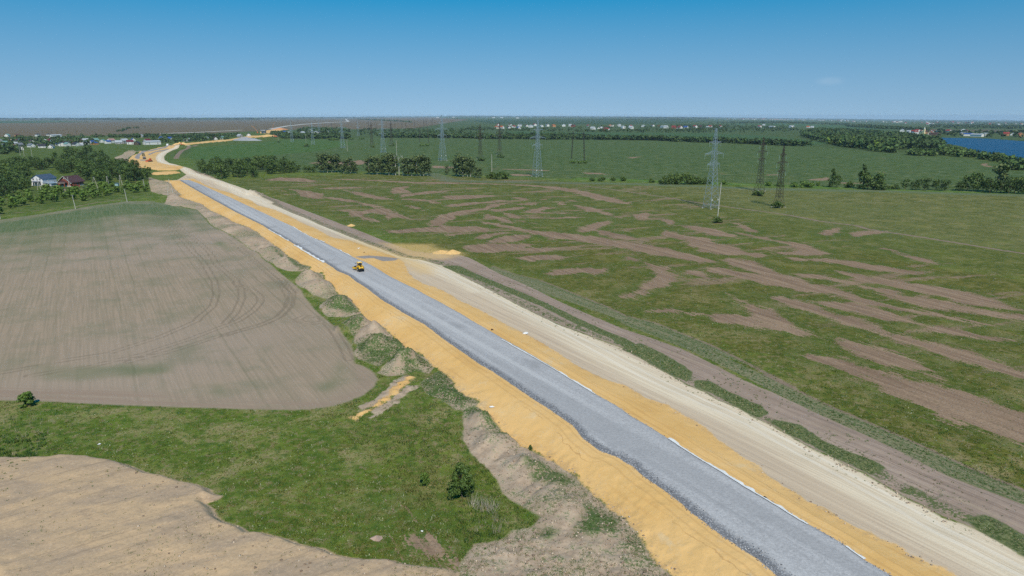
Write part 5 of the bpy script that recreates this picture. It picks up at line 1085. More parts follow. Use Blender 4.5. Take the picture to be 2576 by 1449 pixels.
    for k in range(n+1):
        MB().box(k*d-.25, k*d+.25, -.25, .25, -.2, 2.0).obj('pillar', BR, e)
        if k < n and k != 4: MB().box(k*d+.25, (k+1)*d-.25, -.06, .06, .1, 1.7).obj('panel', BP, e)
    # shed
    x, y = P1('J 1175,112'); e = empty('shed', (x, y, float(zat(x, y)[0])), R(10)); tag(e, 'small pale blue metal shed at the edge of the wood', 'shed')
    SB = simple('pale_blue_sheet', S(150, 182, 188), .5, .06, 1); MB().box(-1.3, 1.3, -1, 1, -.2, 2.4).obj('wall', SB, e); MB().prism([(-1.3, 2.4), (1.3, 2.5), (1.3, 2.6), (-1.3, 2.5)], -1.5, 1.5).obj('roof', SLATE, e)
near_houses()

# ---------------------------------------------------------------- vehicles
TYRE = simple('tyre_rubber', S(66, 68, 70), .9, .15, 6); BLK = simple('black_steel', S(34, 34, 36), .6, .1, 3); YEL = simple('yellow_machine_paint', S(232, 184, 46), .4, .05, 1.5, 0, .5)
CREAM = simple('cream_paint', S(226, 214, 178), .5, .05, 2); ORG = simple('orange_machine_paint', S(206, 104, 66), .5, .08, 1.5); WHP = simple('white_vehicle_paint', S(226, 228, 230), .35, .04, 1, 0, .5)
DGL = simple('dark_cab_glass', S(40, 48, 56), .08, .1, 1, 0, .7); OLV = simple('olive_truck_paint', S(130, 126, 84), .6, .1, 1); NVY = simple('dark_vehicle_paint', S(44, 52, 66), .35, .05, 1, 0, .5)
def wheel(e, x, y, z, r, w, rim=None, name='wheel'):
    t = MB().lathe([(r*.55, -w/2), (r*.9, -w/2), (r, -w*.32), (r, w*.32), (r*.9, w/2), (r*.55, w/2)], 18, 'x', (x, y, z)).obj(name, TYRE, e, True)
    MB().lathe([(.02, -w*.3), (r*.5, -w*.36), (r*.56, -w*.46), (r*.56, w*.46), (r*.5, w*.36), (.02, w*.3)], 14, 'x', (x, y, z)).obj('rim', rim or CREAM, t)
    return t
def road_roller():
    x, y = P(905, 680, HG); z = float(zat(x, y)[0])
    e = empty('road_roller', (x, y, z), R(24)); tag(e, 'yellow single-drum road roller working on the gravel road', 'road roller')
    for s in (-1, 1):
        t = wheel(e, s*.86, -1.35, .78, .80, .62)
        lug = MB()
        for k in range(14):
            a = 2*math.pi*k/14; c = (s*.86, -1.35+math.cos(a)*.8, .78+math.sin(a)*.8); lug.bar((c[0]-.28, c[1], c[2]), (c[0]+.28, c[1]+.0, c[2]), .05)
        lug.obj('tread_lug', TYRE, t)
    MB().box(-.55, .55, -2.95, -.1, .45, 1.0).box(-.95, .95, -3.05, -2.55, .55, 1.15).obj('rear_frame', BLK, e)
    # sloping engine cover
    hd = MB().prism([(-3.0, 1.0), (-3.1, 1.35), (-2.95, 1.62), (-1.0, 1.98), (-.75, 1.95), (-.75, 1.0)], -.78, .78).obj('engine_cover', YEL, e)
    b = hd.modifiers.new('bevel', 'BEVEL'); b.width = .08; b.segments = 2
    MB().box(-.45, .45, -3.13, -3.06, 1.12, 1.38).obj('rear_grille', BLK, hd)
    for yy, w_ in ((-2.55, .32), (-2.05, .2), (-1.35, .4)): MB().prism([(yy-.12, 1.70+(yy+2.95)*.185-.02), (yy+.12, 1.74+(yy+2.95)*.185), (yy+.12, 1.77+(yy+2.95)*.185), (yy-.12, 1.73+(yy+2.95)*.185)], -w_, w_).obj('cooling_vent', BLK, hd)
    MB().bar((.25, -1.75, 1.75), (.25, -1.75, 2.35), .07, 8).obj('exhaust', BLK, hd)
    for s in (-1, 1): MB().box(s*.86-.36, s*.86+.36, -2.1, -.62, 1.6, 1.68).obj('mudguard', YEL, e)
    cab = MB().box(-.82, .82, -.72, .78, .95, 1.5).obj('cab', YEL, e)
    for sx in (-.76, .76):
        for sy in (-.66, .72): MB().bar((sx, sy, 1.5), (sx*.94, sy*.92, 2.86), .055).obj('cab_post', YEL, cab)
    MB().box(-.72, .72, -.62, -.58, 1.5, 2.84).box(-.72, .72, .62, .66, 1.5, 2.84).box(-.74, -.70, -.6, .64, 1.5, 2.84).box(.70, .74, -.6, .64, 1.5, 2.84).obj('window', DGL, cab)
    rf = MB().box(-.9, .9, -.82, .9, 2.86, 3.02, .08, .08).obj('cab_roof', YEL, cab); MB().box(-.5, .5, -.45, .45, 3.02, 3.12, .06, .06).obj('roof_unit', CREAM, rf)
    for s in (-1, 1):
        MB().bar((s*.78, .78, 2.6), (s*1.15, .9, 2.55), .025).obj('mirror_arm', BLK, cab); MB().box(s*1.15-.1, s*1.15+.1, .87, .93, 2.25, 2.62).obj('mirror', BLK, cab); MB().box(s*.55-.12, s*.55+.12, -.9, -.82, 2.72, 2.84).obj('work_lamp', CREAM, cab)
    for s in (-1, 1):
        MB().bar((s*.7, -2.9, 1.65), (s*.7, -1.1, 2.2), .025).obj('handrail', BLK, hd)
    # front frame turned towards the left at the joint
    fr = bpy.data.objects.new('drum_frame', MB().box(-1.22, -1.08, .45, 2.55, .5, 1.1).box(1.08, 1.22, .45, 2.55, .5, 1.1).box(-1.22, 1.22, .45, .85, .45, 1.2).box(-1.22, 1.22, 2.42, 2.6, .45, 1.0).mesh('drum_frame', YEL))
    col.objects.link(fr); fr.parent = e; fr.rotation_euler = (0, 0, R(24)); fr.location = (0, .0, 0)
    dm = MB().lathe([(.02, -1.02), (.70, -1.02), (.75, -.98), (.75, .98), (.70, 1.02), (.02, 1.02)], 28, 'x', (0, 1.55, .75)).obj('drum', simple('drum_steel', S(120, 118, 116), .45, .15, 3, .6), fr)
    MB().box(-.3, .3, .1, .6, .5, .95).obj('joint', BLK, fr); MB().bar((-1.1, .9, 1.2), (-1.1, .9, 1.7), .16, 8).obj('hydraulic_cap', BLK, fr)
road_roller()
def truck(q, yaw, body, label, tip=True, name='dump_truck', s=1.0):
    x, y = P1(q); e = empty(name, (x, y, float(zat(x, y)[0])+.05), R(yaw), s); tag(e, label, 'truck' if tip else 'van', 'vehicles on the far earthworks')
    MB().box(-1.2, 1.2, 1.4, 3.6, .9, 2.9, .1, .2).obj('cab', body, e); MB().box(-1.05, 1.05, 3.5, 3.62, 1.9, 2.7).obj('windscreen', DGL, e)
    MB().box(-.5, .5, -3.8, 3.2, .6, .95).obj('chassis', BLK, e)
    b = MB(); b.box(-1.25, 1.25, -4.0, 1.2, 1.0, 1.15).box(-1.25, -1.15, -4.0, 1.2, 1.15, 2.5).box(1.15, 1.25, -4.0, 1.2, 1.15, 2.5).box(-1.15, 1.15, 1.1, 1.2, 1.15, 2.7).box(-1.15, 1.15, -4.0, -3.9, 1.15, 2.3)
    b.obj('bed', body, e)
    for yy in (2.4, -1.6, -2.9):
        for sx in (-1, 1): wheel(e, sx*1.0, yy, .52, .52, .42, BLK)
def car(q, yaw, body, label, van=False, s=1.0, z0=0.0, group='vehicles on the far earthworks'):
    x, y = P1(q); e = empty('parked_car' if not van else 'van', (x, y, float(zat(x, y)[0])+z0), R(yaw), s); tag(e, label, 'van' if van else 'car', group)
    h = 2.3 if van else 1.55
    MB().prism([(-2.3, .35), (-2.35, .9), (-2.2, 1.0 if not van else 1.3), (2.1, .95), (2.35, .8), (2.35, .35)], -.9, .9).obj('body', body, e)
    MB().prism([(-2.15, 1.0), (-1.9, h-.05), (-1.6, h), (.5 if not van else 1.0, h), (1.4 if not van else 1.9, .98)], -.82, .82).obj('cabin', body, e)
    MB().prism([(-1.8, 1.08), (-1.7, h-.2), (.45 if not van else .9, h-.2), (1.2 if not van else 1.7, 1.08)], -.84, .84).obj('window', DGL, e)
    for yy in (-1.4, 1.4):
        for sx in (-1, 1): wheel(e, sx*.82, yy, .34, .34, .22, CREAM)
truck('K 1445,474', 205, OLV, 'olive dump truck seen from behind on the curved earthwork', s=1.25)
car('K 1455,506', 30, NVY, 'dark pickup with pale roof below the olive truck', s=1.9); car('K 1692,364', 10, WHP, 'white van driving on the far earthwork', True, s=1.9)
car('J 872,135', 80, NVY, 'dark car parked under the trees right of the brick house', s=1.1, group=None) if False else None
x_, y_ = P1('J 868,134'); 
def black_car():
    car('J 868,136', 70, NVY, 'dark car parked at the wood edge right of the brick house', s=1.1, group='cars by the houses')
black_car()
def dozer(q, yaw, paint, label, s=1.0):
    x, y = P1(q); e = empty('bulldozer', (x, y, float(zat(x, y)[0])), R(yaw), s); tag(e, label, 'bulldozer', 'machines on the far earthworks')
    for sx in (-1, 1): MB().prism([(-2.2, .3), (-1.9, .0), (1.6, .0), (2.0, .35), (1.7, .9), (-1.8, .95)], sx*1.15-.3, sx*1.15+.3).obj('track', BLK, e)
    MB().box(-.85, .85, -1.9, 1.9, .6, 1.5).box(-.6, .6, .2, 1.9, 1.5, 1.85).obj('hull', paint, e); c = MB().box(-.8, .8, -1.4, .1, 1.5, 2.8, .08, .08).obj('cab', paint, e); MB().box(-.82, .82, -1.2, -.1, 1.9, 2.6).obj('window', DGL, c)
    MB().prism([(2.6, .05), (2.9, .0), (2.7, .7), (2.95, 1.3), (2.8, 1.3), (2.5, .7)], -1.7, 1.7).obj('blade', paint, e)
dozer('K 1508,534', 150, ORG, 'orange bulldozer at the end of the sand fill', 1.35)
def excavator(q, yaw, paint, label, s=1.0):
    x, y = P1(q); e = empty('excavator', (x, y, float(zat(x, y)[0])), R(yaw), s); tag(e, label, 'excavator', 'machines on the far earthworks')
    for sx in (-1, 1): MB().prism([(-2.2, .3), (-1.9, 0), (1.9, 0), (2.2, .3), (1.9, .8), (-1.9, .8)], sx*1.2-.3, sx*1.2+.3).obj('track', BLK, e)
    MB().box(-1.35, 1.35, -2.4, 1.4, .95, 1.9).obj('house_body', paint, e); c = MB().box(-1.3, -.3, .2, 1.6, 1.9, 2.9).obj('cab', paint, e); MB().box(-1.33, -.27, .4, 1.63, 2.1, 2.8).obj('window', DGL, c)
    MB().bar((.3, 1.0, 1.6), (.3, 3.6, 4.6), .28).obj('boom', paint, e); MB().bar((.3, 3.6, 4.6), (.3, 6.0, 2.4), .2).obj('stick', paint, e); MB().box(-.3, .9, 5.6, 6.6, 1.3, 2.4, .1, .1).obj('bucket', BLK, e)
excavator('K 1836,364', 60, ORG, 'reddish excavator on the heap beside the far haul road', 1.25); excavator('L 510,275', 70, ORG, 'orange excavator right of the bridge works', 1.6)
def crane(q, tops, label, s=1.0):
    x, y = P1(q); e = empty('crane', (x, y, float(zat(x, y)[0]))); tag(e, label, 'crane', 'cranes at the bridge works')
    MB().box(-1.8, 1.8, -4, 4, .5, 1.6).obj('carrier', ORG, e); MB().box(-1.5, 1.5, -2.5, 2, 1.6, 3.4).obj('cab', ORG, e)
    for yy in (-3, -1, 1, 3):
        for sx in (-1, 1): wheel(e, sx*1.5, yy, .7, .7, .5, BLK)
    pr = (0, 0, 3)
    for t in tops:
        m = MB(); a, b = Vector(pr), Vector(t); n = 12
        for dx, dz in ((-.5, -.5), (.5, -.5), (.5, .5), (-.5, .5)): m.bar(a+Vector((0, dx, dz)), b+Vector((0, dx*.6, dz*.6)), .2)
        for k in range(n):
            p0 = a.lerp(b, k/n); p1 = a.lerp(b, (k+1)/n); m.bar(p0+Vector((0, -.5, -.5)), p1+Vector((0, .5, .5)), .14)
        m.obj('boom', simple('crane_orange_paint', S(214, 150, 90), .5, .05, 1) if 'crane_orange_paint' not in bpy.data.materials else bpy.data.materials['crane_orange_paint'], e); pr = t
_d = P1('L 330,232')[1]; pxm = _d/FPX
crane('L 330,232', [(-8*.25*4*pxm*.9, 0, 3+11*pxm*1.0), (-14*pxm, 0, 17*pxm)], 'orange crane with folded jib left of the bridge works'); crane('L 478,186', [(6*pxm*1.4, 0, 16*pxm*1.3)], 'orange crane with one tall boom right of the bridge works')
# bridge under construction
def bridge():
    (ax, ay), (bx_, by) = P1('L 385,238'), P1('L 455,215'); z = float(zat(ax, ay)[0]); L = math.dist((ax, ay), (bx_, by))
    e = empty('bridge', (ax, ay, z), math.atan2(by-ay, bx_-ax)); tag(e, 'unfinished grey bridge deck on piers beyond the far earthwork', 'bridge')
    C = simple('bridge_concrete', S(170, 172, 176), .85, .06, .3)
    MB().box(-4, 60, -7, 7, 7.5, 9.0).obj('deck', C, e)
    for xx in (4, 22, 40, 56): MB().box(xx-1, xx+1, -5.5, 5.5, -.5, 7.5).obj('pier', C, e)
    for s in (-1, 1): MB().box(-4, 60, s*6.8-.2, s*6.8+.2, 9.0, 10.2).obj('parapet', C, e)
bridge()
def ribbon(name, line, wdt, lift, mat, kind='structure'):
    p = G(line); d = np.gradient(p, axis=0); d /= np.linalg.norm(d, axis=1, keepdims=True); nrm = np.stack([-d[:, 1], d[:, 0]], 1)
    zz = zat(p[:, 0], p[:, 1])+lift; a = p+nrm*wdt/2; b = p-nrm*wdt/2; V = np.vstack([np.c_[a, zz], np.c_[b, zz], np.c_[a+nrm*lift*2, zz-lift-1], np.c_[b-nrm*lift*2, zz-lift-1]]); n = len(p)
    F = np.array([(i, i+1, n+i+1, n+i) for i in range(n-1)]+[(2*n+i, 2*n+i+1, i+1, i) for i in range(n-1)]+[(n+i, n+i+1, 3*n+i+1, 3*n+i) for i in range(n-1)])
    o = bpy.data.objects.new(name, np_mesh(name, V, F, mat)); col.objects.link(o); o['kind'] = kind; return o
PALE = simple('far_road_surface', S(190, 188, 182), .9, .06, .05)
ribbon('distant_road', 'L 440,200 520,182 620,163 760,148 900,137 1000,130 1100,124 1200,121 1245,118', 14, 2.0, PALE); ribbon('distant_road', 'L 1240,118 1232,108 1222,98 1214,90', 26, 1.0, PALE); ribbon('distant_road', 'K 1600,238 2000,225 2300,210 2430,202', 9, .8, PALE)
def pile(q, rim, h, mat, label, name, group, cat, seed):
    x, y = P1(q); rad = math.dist(P1(q), P1(rim)); z = float(zat(x, y)[0]); n, m = 40, 14; g = np.random.default_rng(seed); ph = g.uniform(0, 6, 5); V = [(0, 0, h)]; F = []
    for i in range(1, m+1):
        for k in range(n):
            a = 2*math.pi*k/n; rr = rad*i/m*(1+.12*math.sin(2*a+ph[0])+.08*math.sin(3*a+ph[1])+.05*math.sin(7*a+ph[2]))
            hh = h*max(0, (1-i/m))**.95*(1+.1*math.sin(5*a+ph[3]))+float(g.normal()*.04*h*(i < m)); V.append((rr*math.cos(a), rr*math.sin(a), hh-(.4 if i == m else 0)))
    F = [(0, 1+k, 1+(k+1) % n) for k in range(n)]+[(1+(i-1)*n+k, 1+i*n+k, 1+i*n+(k+1) % n, 1+(i-1)*n+(k+1) % n) for i in range(1, m) for k in range(n)]
    o = MB().add(V, F).obj(name, mat, None, True); o.location = (x, y, z); tag(o, label, cat, group)
GRV = simple('grey_crushed_stone', S(158, 160, 164), .95, .1, .4); SND = simple('yellow_sand', S(226, 186, 124), .95, .1, .9); SOIL = simple('pink_soil', S(176, 152, 136), .95, .12, .7)
pile('L 205,305', 'L 270,308', 7.5, GRV, 'larger grey gravel stockpile by the far earthworks', 'gravel_pile', 'gravel stockpiles', 'gravel pile', 1); pile('L 290,308', 'L 345,309', 5, GRV, 'smaller pale gravel stockpile right of the larger one', 'gravel_pile', 'gravel stockpiles', 'gravel pile', 2)
pile('A 2180,835', 'A 2260,845', .9, SND, 'low yellow sand pile at the track junction, left of its twin', 'sand_pile', 'sand piles at the junction', 'sand pile', 3); pile('A 2290,838', 'A 2362,848', 1.3, SND, 'peaked yellow sand pile at the track junction', 'sand_pile', 'sand piles at the junction', 'sand pile', 4)
pile('A 1270,560', 'A 1312,562', .9, SND, 'tiny yellow sand pile beside the haul road', 'sand_pile', None, 'sand pile', 5)
pile('L 550,200', 'L 585,201', 6, simple('orange_sand', S(214, 150, 104), .95, .06, .2), 'orange sand mound right of the bridge works', 'sand_pile', None, 'sand pile', 6); pile('L 430,268', 'L 475,270', 4, SND, 'yellow sand mound before the bridge works', 'sand_pile', None, 'sand pile', 7)
for i, x in enumerate((1780, 1810, 1845)): pile('K %d,350' % x, 'K %d,351' % (x+14), 3.2, SND, 'peaked sand heap on the far road edge, %s from the left' % ordn(i), 'sand_pile', 'sand heaps on the far road edge', 'sand pile', 20+i)

# geotextile showing along the stone
FAB = simple('white_geotextile', S(232, 232, 230), .8, .06, 1.5)
def fabric(line, w0, label, z0=HG):
    p = G(line, z0); q = np.vstack([np.linspace(p[i], p[i+1], 14, endpoint=False) for i in range(len(p)-1)]+[p[-1:]])
    d = np.gradient(q, axis=0); d /= np.linalg.norm(d, axis=1, keepdims=True); nn = np.stack([-d[:, 1], d[:, 0]], 1); g = np.random.default_rng(3)
    k = fbm(q[:, 0]/2.5, q[:, 1]/2.5, 3, 61)[:, None]; a = q+nn*w0*np.clip(2.6*(k-.3), .02, 1.1); b = q-nn*w0*np.clip(.15+.8*(1-k), .05, 1); m_ = (a+b)/2
    z = np.maximum(zat(a[:, 0], a[:, 1]), zat(b[:, 0], b[:, 1])); n = len(q)
    V = np.vstack([np.c_[a, zat(a[:, 0], a[:, 1])+.10], np.c_[m_, zat(m_[:, 0], m_[:, 1])+.14], np.c_[b, zat(b[:, 0], b[:, 1])+.10]])
    F = np.array([(i, i+1, n+i+1, n+i) for i in range(n-1)]+[(n+i, n+i+1, 2*n+i+1, 2*n+i) for i in range(n-1)])
    o = bpy.data.objects.new('geotextile_strip', np_mesh('geotextile_strip', V, F, FAB)); col.objects.link(o); tag(o, label, 'geotextile', 'geotextile showing beside the stone')
fabric('R 420,528 530,602 600,645 660,682 720,718 790,762 850,800 900,832 960,865 1010,892 1060,925 1100,947 1160,985 1220,1022 1270,1048', .6, 'long white fabric strip on the right edge of the gravel in the foreground')
fabric('R 1500,1182 1560,1225 1610,1262', .4, 'short white fabric strip on the right gravel edge near the bottom')
fabric('E 780,900 950,1000 1120,1090 1300,1190 1460,1285 1600,1370 1720,1440', .45, 'thin white fabric line on the right gravel edge past midway')
fabric('I 700,195 800,255 900,315 1000,372', .8, 'white fabric strip on the left gravel edge just before the roller'); fabric('I 440,40 560,108 640,155', .45, 'white fabric strip on the left gravel edge farther back')
fabric('I 960,150 1000,168', .5, 'short white fabric patch on the right gravel edge behind the roller'); fabric('I 1150,245 1210,278 1270,308', .5, 'white fabric on the right gravel edge beside the roller')
fabric('I 680,10 760,62 880,122 955,150', .4, 'far white fabric line on the right gravel edge'); fabric('J 1730,48 1780,50 1850,44 1900,42', 1.3, 'white fabric laid across the far end of the gravel')
def scrap(q, z0, s, mat, label, name, cat, seed):
    x, y = P1(q, z0); z = float(zat(x, y)[0]); g = random.Random(seed); m = MB(); n = 7
    V = [(0, 0, s*.5)]+[(s*math.cos(2*math.pi*k/n)*g.uniform(.5, 1.3), s*math.sin(2*math.pi*k/n)*g.uniform(.5, 1.3), g.uniform(-.1, .25)*s) for k in range(n)]+[(0, 0, -.1)]
    o = m.add(V, [(0, 1+k, 1+(k+1) % n) for k in range(n)]+[(n+1, 1+(k+1) % n, 1+k) for k in range(n)]).obj(name, mat, None); o.location = (x, y, z+.05); tag(o, label, cat)
CLOD = simple('dark_clod', S(96, 66, 48), .95, .2, 3)
scrap('I 1340,240', 1.5, .5, FAB, 'crumpled white rag on the sand above the roller, left of a second scrap', 'rag', 'rag', 1); scrap('I 1352,232', 1.5, .35, FAB, 'small white scrap beside the crumpled rag on the sand', 'rag', 'rag', 2); scrap('I 1401,284', 1.5, .4, CLOD, 'dark brown clod on the sand right of the white rag', 'clod', 'clod', 3)
scrap('E 675,793', HG, .55, CLOD, 'dark brown clod lying on the sand right of the gravel', 'clod', 'clod', 4); scrap('E 1010,835', 1, .8, FAB, 'white sheet scrap at the sand edge beside the haul road', 'rag', 'rag', 5); scrap('Q 2338,530', 1.2, .5, FAB, 'white stone-like scrap on the left sand slope', 'rag', 'rag', 6)
scrap('U 955,187', 0, .4, FAB, 'white litter in the grass above the dumped soil', 'litter', 'litter', 7); scrap('S 1092,668', 0, .25, FAB, 'white litter on the worn patch in the meadow', 'litter', 'litter', 8)
scrap('S 805,715', 0, .9, SOIL, 'pale earth lump in the meadow near the dumped soil', 'earth_lump', 'earth lump', 9); scrap('R 1000,888', HG, .35, BLK, 'black scrap on the white fabric strip', 'rag', 'rag', 10)

# ---------------------------------------------------------------- far woods and hedgerows: masses too far to count
def forest_mat():
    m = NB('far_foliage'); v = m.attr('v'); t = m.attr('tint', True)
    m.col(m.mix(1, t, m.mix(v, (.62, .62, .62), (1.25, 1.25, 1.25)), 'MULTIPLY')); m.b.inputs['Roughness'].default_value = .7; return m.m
FOREST = forest_mat()
def make_forest(name, label, P2, hts, tint, quads=26, size=.17, wide=1.0, kind='broad'):
    g = np.random.default_rng(len(P2)); n = len(P2)
    if not n: return
    tm = [leaf_cloud(kind, 200+k, quads, size) for k in range(5)]
    z = zat(P2[:, 0], P2[:, 1]); Vs, Fs, vs_, ts = [], [], [], []; off = 0
    k = g.integers(0, 5, n); a = g.uniform(0, 6.28, n)
    for q in range(5):
        idx = np.nonzero(k == q)[0]
        if not len(idx): continue
        V, F, v, _ = tm[q]; c, s = np.cos(a[idx])[:, None], np.sin(a[idx])[:, None]; h = hts[idx][:, None]
        X = (V[None, :, 0]*c-V[None, :, 1]*s)*h*wide+P2[idx, 0][:, None]; Y = (V[None, :, 0]*s+V[None, :, 1]*c)*h*wide+P2[idx, 1][:, None]; Z = V[None, :, 2]*h+z[idx][:, None]
        Vs.append(np.stack([X, Y, Z], -1).reshape(-1, 3)); m_ = len(V)
        Fs.append((F[None]+(np.arange(len(idx))*m_)[:, None, None]+off).reshape(-1, 4)); off += len(idx)*m_
        vs_.append(np.tile(v, len(idx))); ts.append(np.repeat(tint[idx], m_, axis=0))
    o = bpy.data.objects.new(name, np_mesh(name, np.vstack(Vs), np.vstack(Fs), FOREST, {'v': np.concatenate(vs_), 'tint': np.vstack(ts)})); col.objects.link(o)
    o['kind'] = 'stuff'; o['label'] = label; o['category'] = 'woodland'
def tints(n, base, var, seed):
    g = np.random.default_rng(seed); return np.clip(base*(1+g.normal(size=(n, 1))*var)*(1+g.normal(size=(n, 3))*var*.3), 0, 1)
DK, MD, LT = S(72, 94, 52), S(86, 108, 58), S(110, 134, 56)
def H_(n, a, b, seed): return np.random.default_rng(seed).uniform(a, b, n)
def wd(name, label, specs, base, hr, seed, wide=1.25, **kw):
    pl = np.vstack([scatter_fast(s, n, seed+i) if mode == 'p' else scatter_pix(s, n, seed+i) if mode == 'x' else along(s, n, j, seed+i) for i, (mode, s, n, j) in enumerate(specs)])
    make_forest(name, label, pl, H_(len(pl), *hr, seed), tints(len(pl), base, .14, seed), wide=wide, **kw)
def scatter_pix(poly, n, seed):
    p = np.array(pts(poly)); g = np.random.default_rng(seed); lo, hi = p.min(0), p.max(0); out = []
    while len(out) < n:
        q = g.uniform(lo, hi, (n*3, 2)); q = q[sdf_poly(q[:, 0], q[:, 1], p, 1e6) > 0]; out += [P(a, b) for a, b in q[:n-len(out)]]
    return np.array(out)
def scatter_fast(poly, n, seed):
    p = G(poly); g = np.random.default_rng(seed); lo, hi = p.min(0), p.max(0); out = np.zeros((0, 2))
    for _ in range(60):
        q = g.uniform(lo, hi, (n*3, 2)); out = np.vstack([out, q[sdf_poly(q[:, 0], q[:, 1], p, 1e6) > 0]])
        if len(out) >= n: break
    return out[:n]
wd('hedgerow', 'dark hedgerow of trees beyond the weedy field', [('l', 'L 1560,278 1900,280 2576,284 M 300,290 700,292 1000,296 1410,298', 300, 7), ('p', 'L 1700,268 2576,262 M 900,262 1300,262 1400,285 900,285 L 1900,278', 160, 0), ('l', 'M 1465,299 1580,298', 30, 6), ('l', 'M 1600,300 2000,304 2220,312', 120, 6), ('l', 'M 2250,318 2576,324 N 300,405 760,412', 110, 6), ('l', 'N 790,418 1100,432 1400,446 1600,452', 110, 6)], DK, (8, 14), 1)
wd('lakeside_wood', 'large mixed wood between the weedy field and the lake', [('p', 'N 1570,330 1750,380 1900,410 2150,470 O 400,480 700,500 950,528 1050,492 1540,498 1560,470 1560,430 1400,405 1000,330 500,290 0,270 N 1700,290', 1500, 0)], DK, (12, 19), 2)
wd('bright_wood_edge', 'bright green trees along the front of the lakeside wood', [('p', 'O 110,420 380,400 700,420 1000,450 1060,490 900,500 600,485 300,460', 120, 0)], LT, (11, 16), 3)
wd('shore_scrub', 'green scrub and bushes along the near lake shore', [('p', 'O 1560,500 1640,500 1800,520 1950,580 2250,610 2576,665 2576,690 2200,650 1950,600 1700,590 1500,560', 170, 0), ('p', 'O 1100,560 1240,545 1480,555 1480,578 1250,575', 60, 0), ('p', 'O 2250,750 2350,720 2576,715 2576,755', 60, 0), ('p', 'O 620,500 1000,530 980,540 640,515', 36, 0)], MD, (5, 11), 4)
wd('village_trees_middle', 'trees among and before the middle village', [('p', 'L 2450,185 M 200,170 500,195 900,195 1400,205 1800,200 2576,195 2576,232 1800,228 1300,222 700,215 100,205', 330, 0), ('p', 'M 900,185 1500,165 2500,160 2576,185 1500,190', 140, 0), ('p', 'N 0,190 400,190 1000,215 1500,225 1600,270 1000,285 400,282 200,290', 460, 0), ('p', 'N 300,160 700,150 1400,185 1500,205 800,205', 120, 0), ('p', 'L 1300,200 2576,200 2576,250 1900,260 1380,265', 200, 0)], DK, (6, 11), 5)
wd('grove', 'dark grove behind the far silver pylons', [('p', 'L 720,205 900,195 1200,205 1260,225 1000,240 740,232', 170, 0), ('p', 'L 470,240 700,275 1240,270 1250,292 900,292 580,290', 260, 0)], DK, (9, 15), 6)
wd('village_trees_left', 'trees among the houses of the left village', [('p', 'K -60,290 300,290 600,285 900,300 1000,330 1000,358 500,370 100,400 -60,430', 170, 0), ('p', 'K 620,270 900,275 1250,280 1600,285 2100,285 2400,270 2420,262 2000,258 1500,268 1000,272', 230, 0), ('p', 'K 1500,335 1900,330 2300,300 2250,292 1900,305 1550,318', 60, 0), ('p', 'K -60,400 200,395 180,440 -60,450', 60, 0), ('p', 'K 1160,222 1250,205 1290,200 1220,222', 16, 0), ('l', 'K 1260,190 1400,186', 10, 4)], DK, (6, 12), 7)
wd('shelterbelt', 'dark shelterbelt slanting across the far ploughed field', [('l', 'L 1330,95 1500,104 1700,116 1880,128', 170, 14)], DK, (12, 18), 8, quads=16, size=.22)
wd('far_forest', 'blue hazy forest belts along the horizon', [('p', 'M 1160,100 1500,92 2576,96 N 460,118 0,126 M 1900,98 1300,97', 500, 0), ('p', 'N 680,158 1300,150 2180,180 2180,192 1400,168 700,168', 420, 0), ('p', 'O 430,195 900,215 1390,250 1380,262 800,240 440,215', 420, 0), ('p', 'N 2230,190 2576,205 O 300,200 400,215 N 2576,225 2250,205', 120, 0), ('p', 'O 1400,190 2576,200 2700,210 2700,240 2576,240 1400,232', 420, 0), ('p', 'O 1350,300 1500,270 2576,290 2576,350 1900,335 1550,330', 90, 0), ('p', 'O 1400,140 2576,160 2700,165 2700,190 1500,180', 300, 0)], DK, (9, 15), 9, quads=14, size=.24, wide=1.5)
wd('horizon_forest', 'continuous blue forest on the skyline', [('x', 'K -400,97 0,97 1200,101 2576,98 2576,78 1200,80 0,80 -400,80', 620, 0), ('x', 'L 0,96 1300,80 2400,68 2576,68 2576,58 1300,66 0,78', 520, 0), ('x', 'M 0,68 1160,76 2576,90 2576,76 1160,62 0,55', 520, 0), ('x', 'N 0,96 700,104 1700,114 2576,128 2576,118 1700,108 700,95 0,86', 380, 0), ('x', 'O 0,116 1000,130 2576,146 2800,150 2800,134 2576,130 1000,122 0,110', 480, 0)], DK, (20, 30), 10, quads=10, size=.32, wide=6.0)

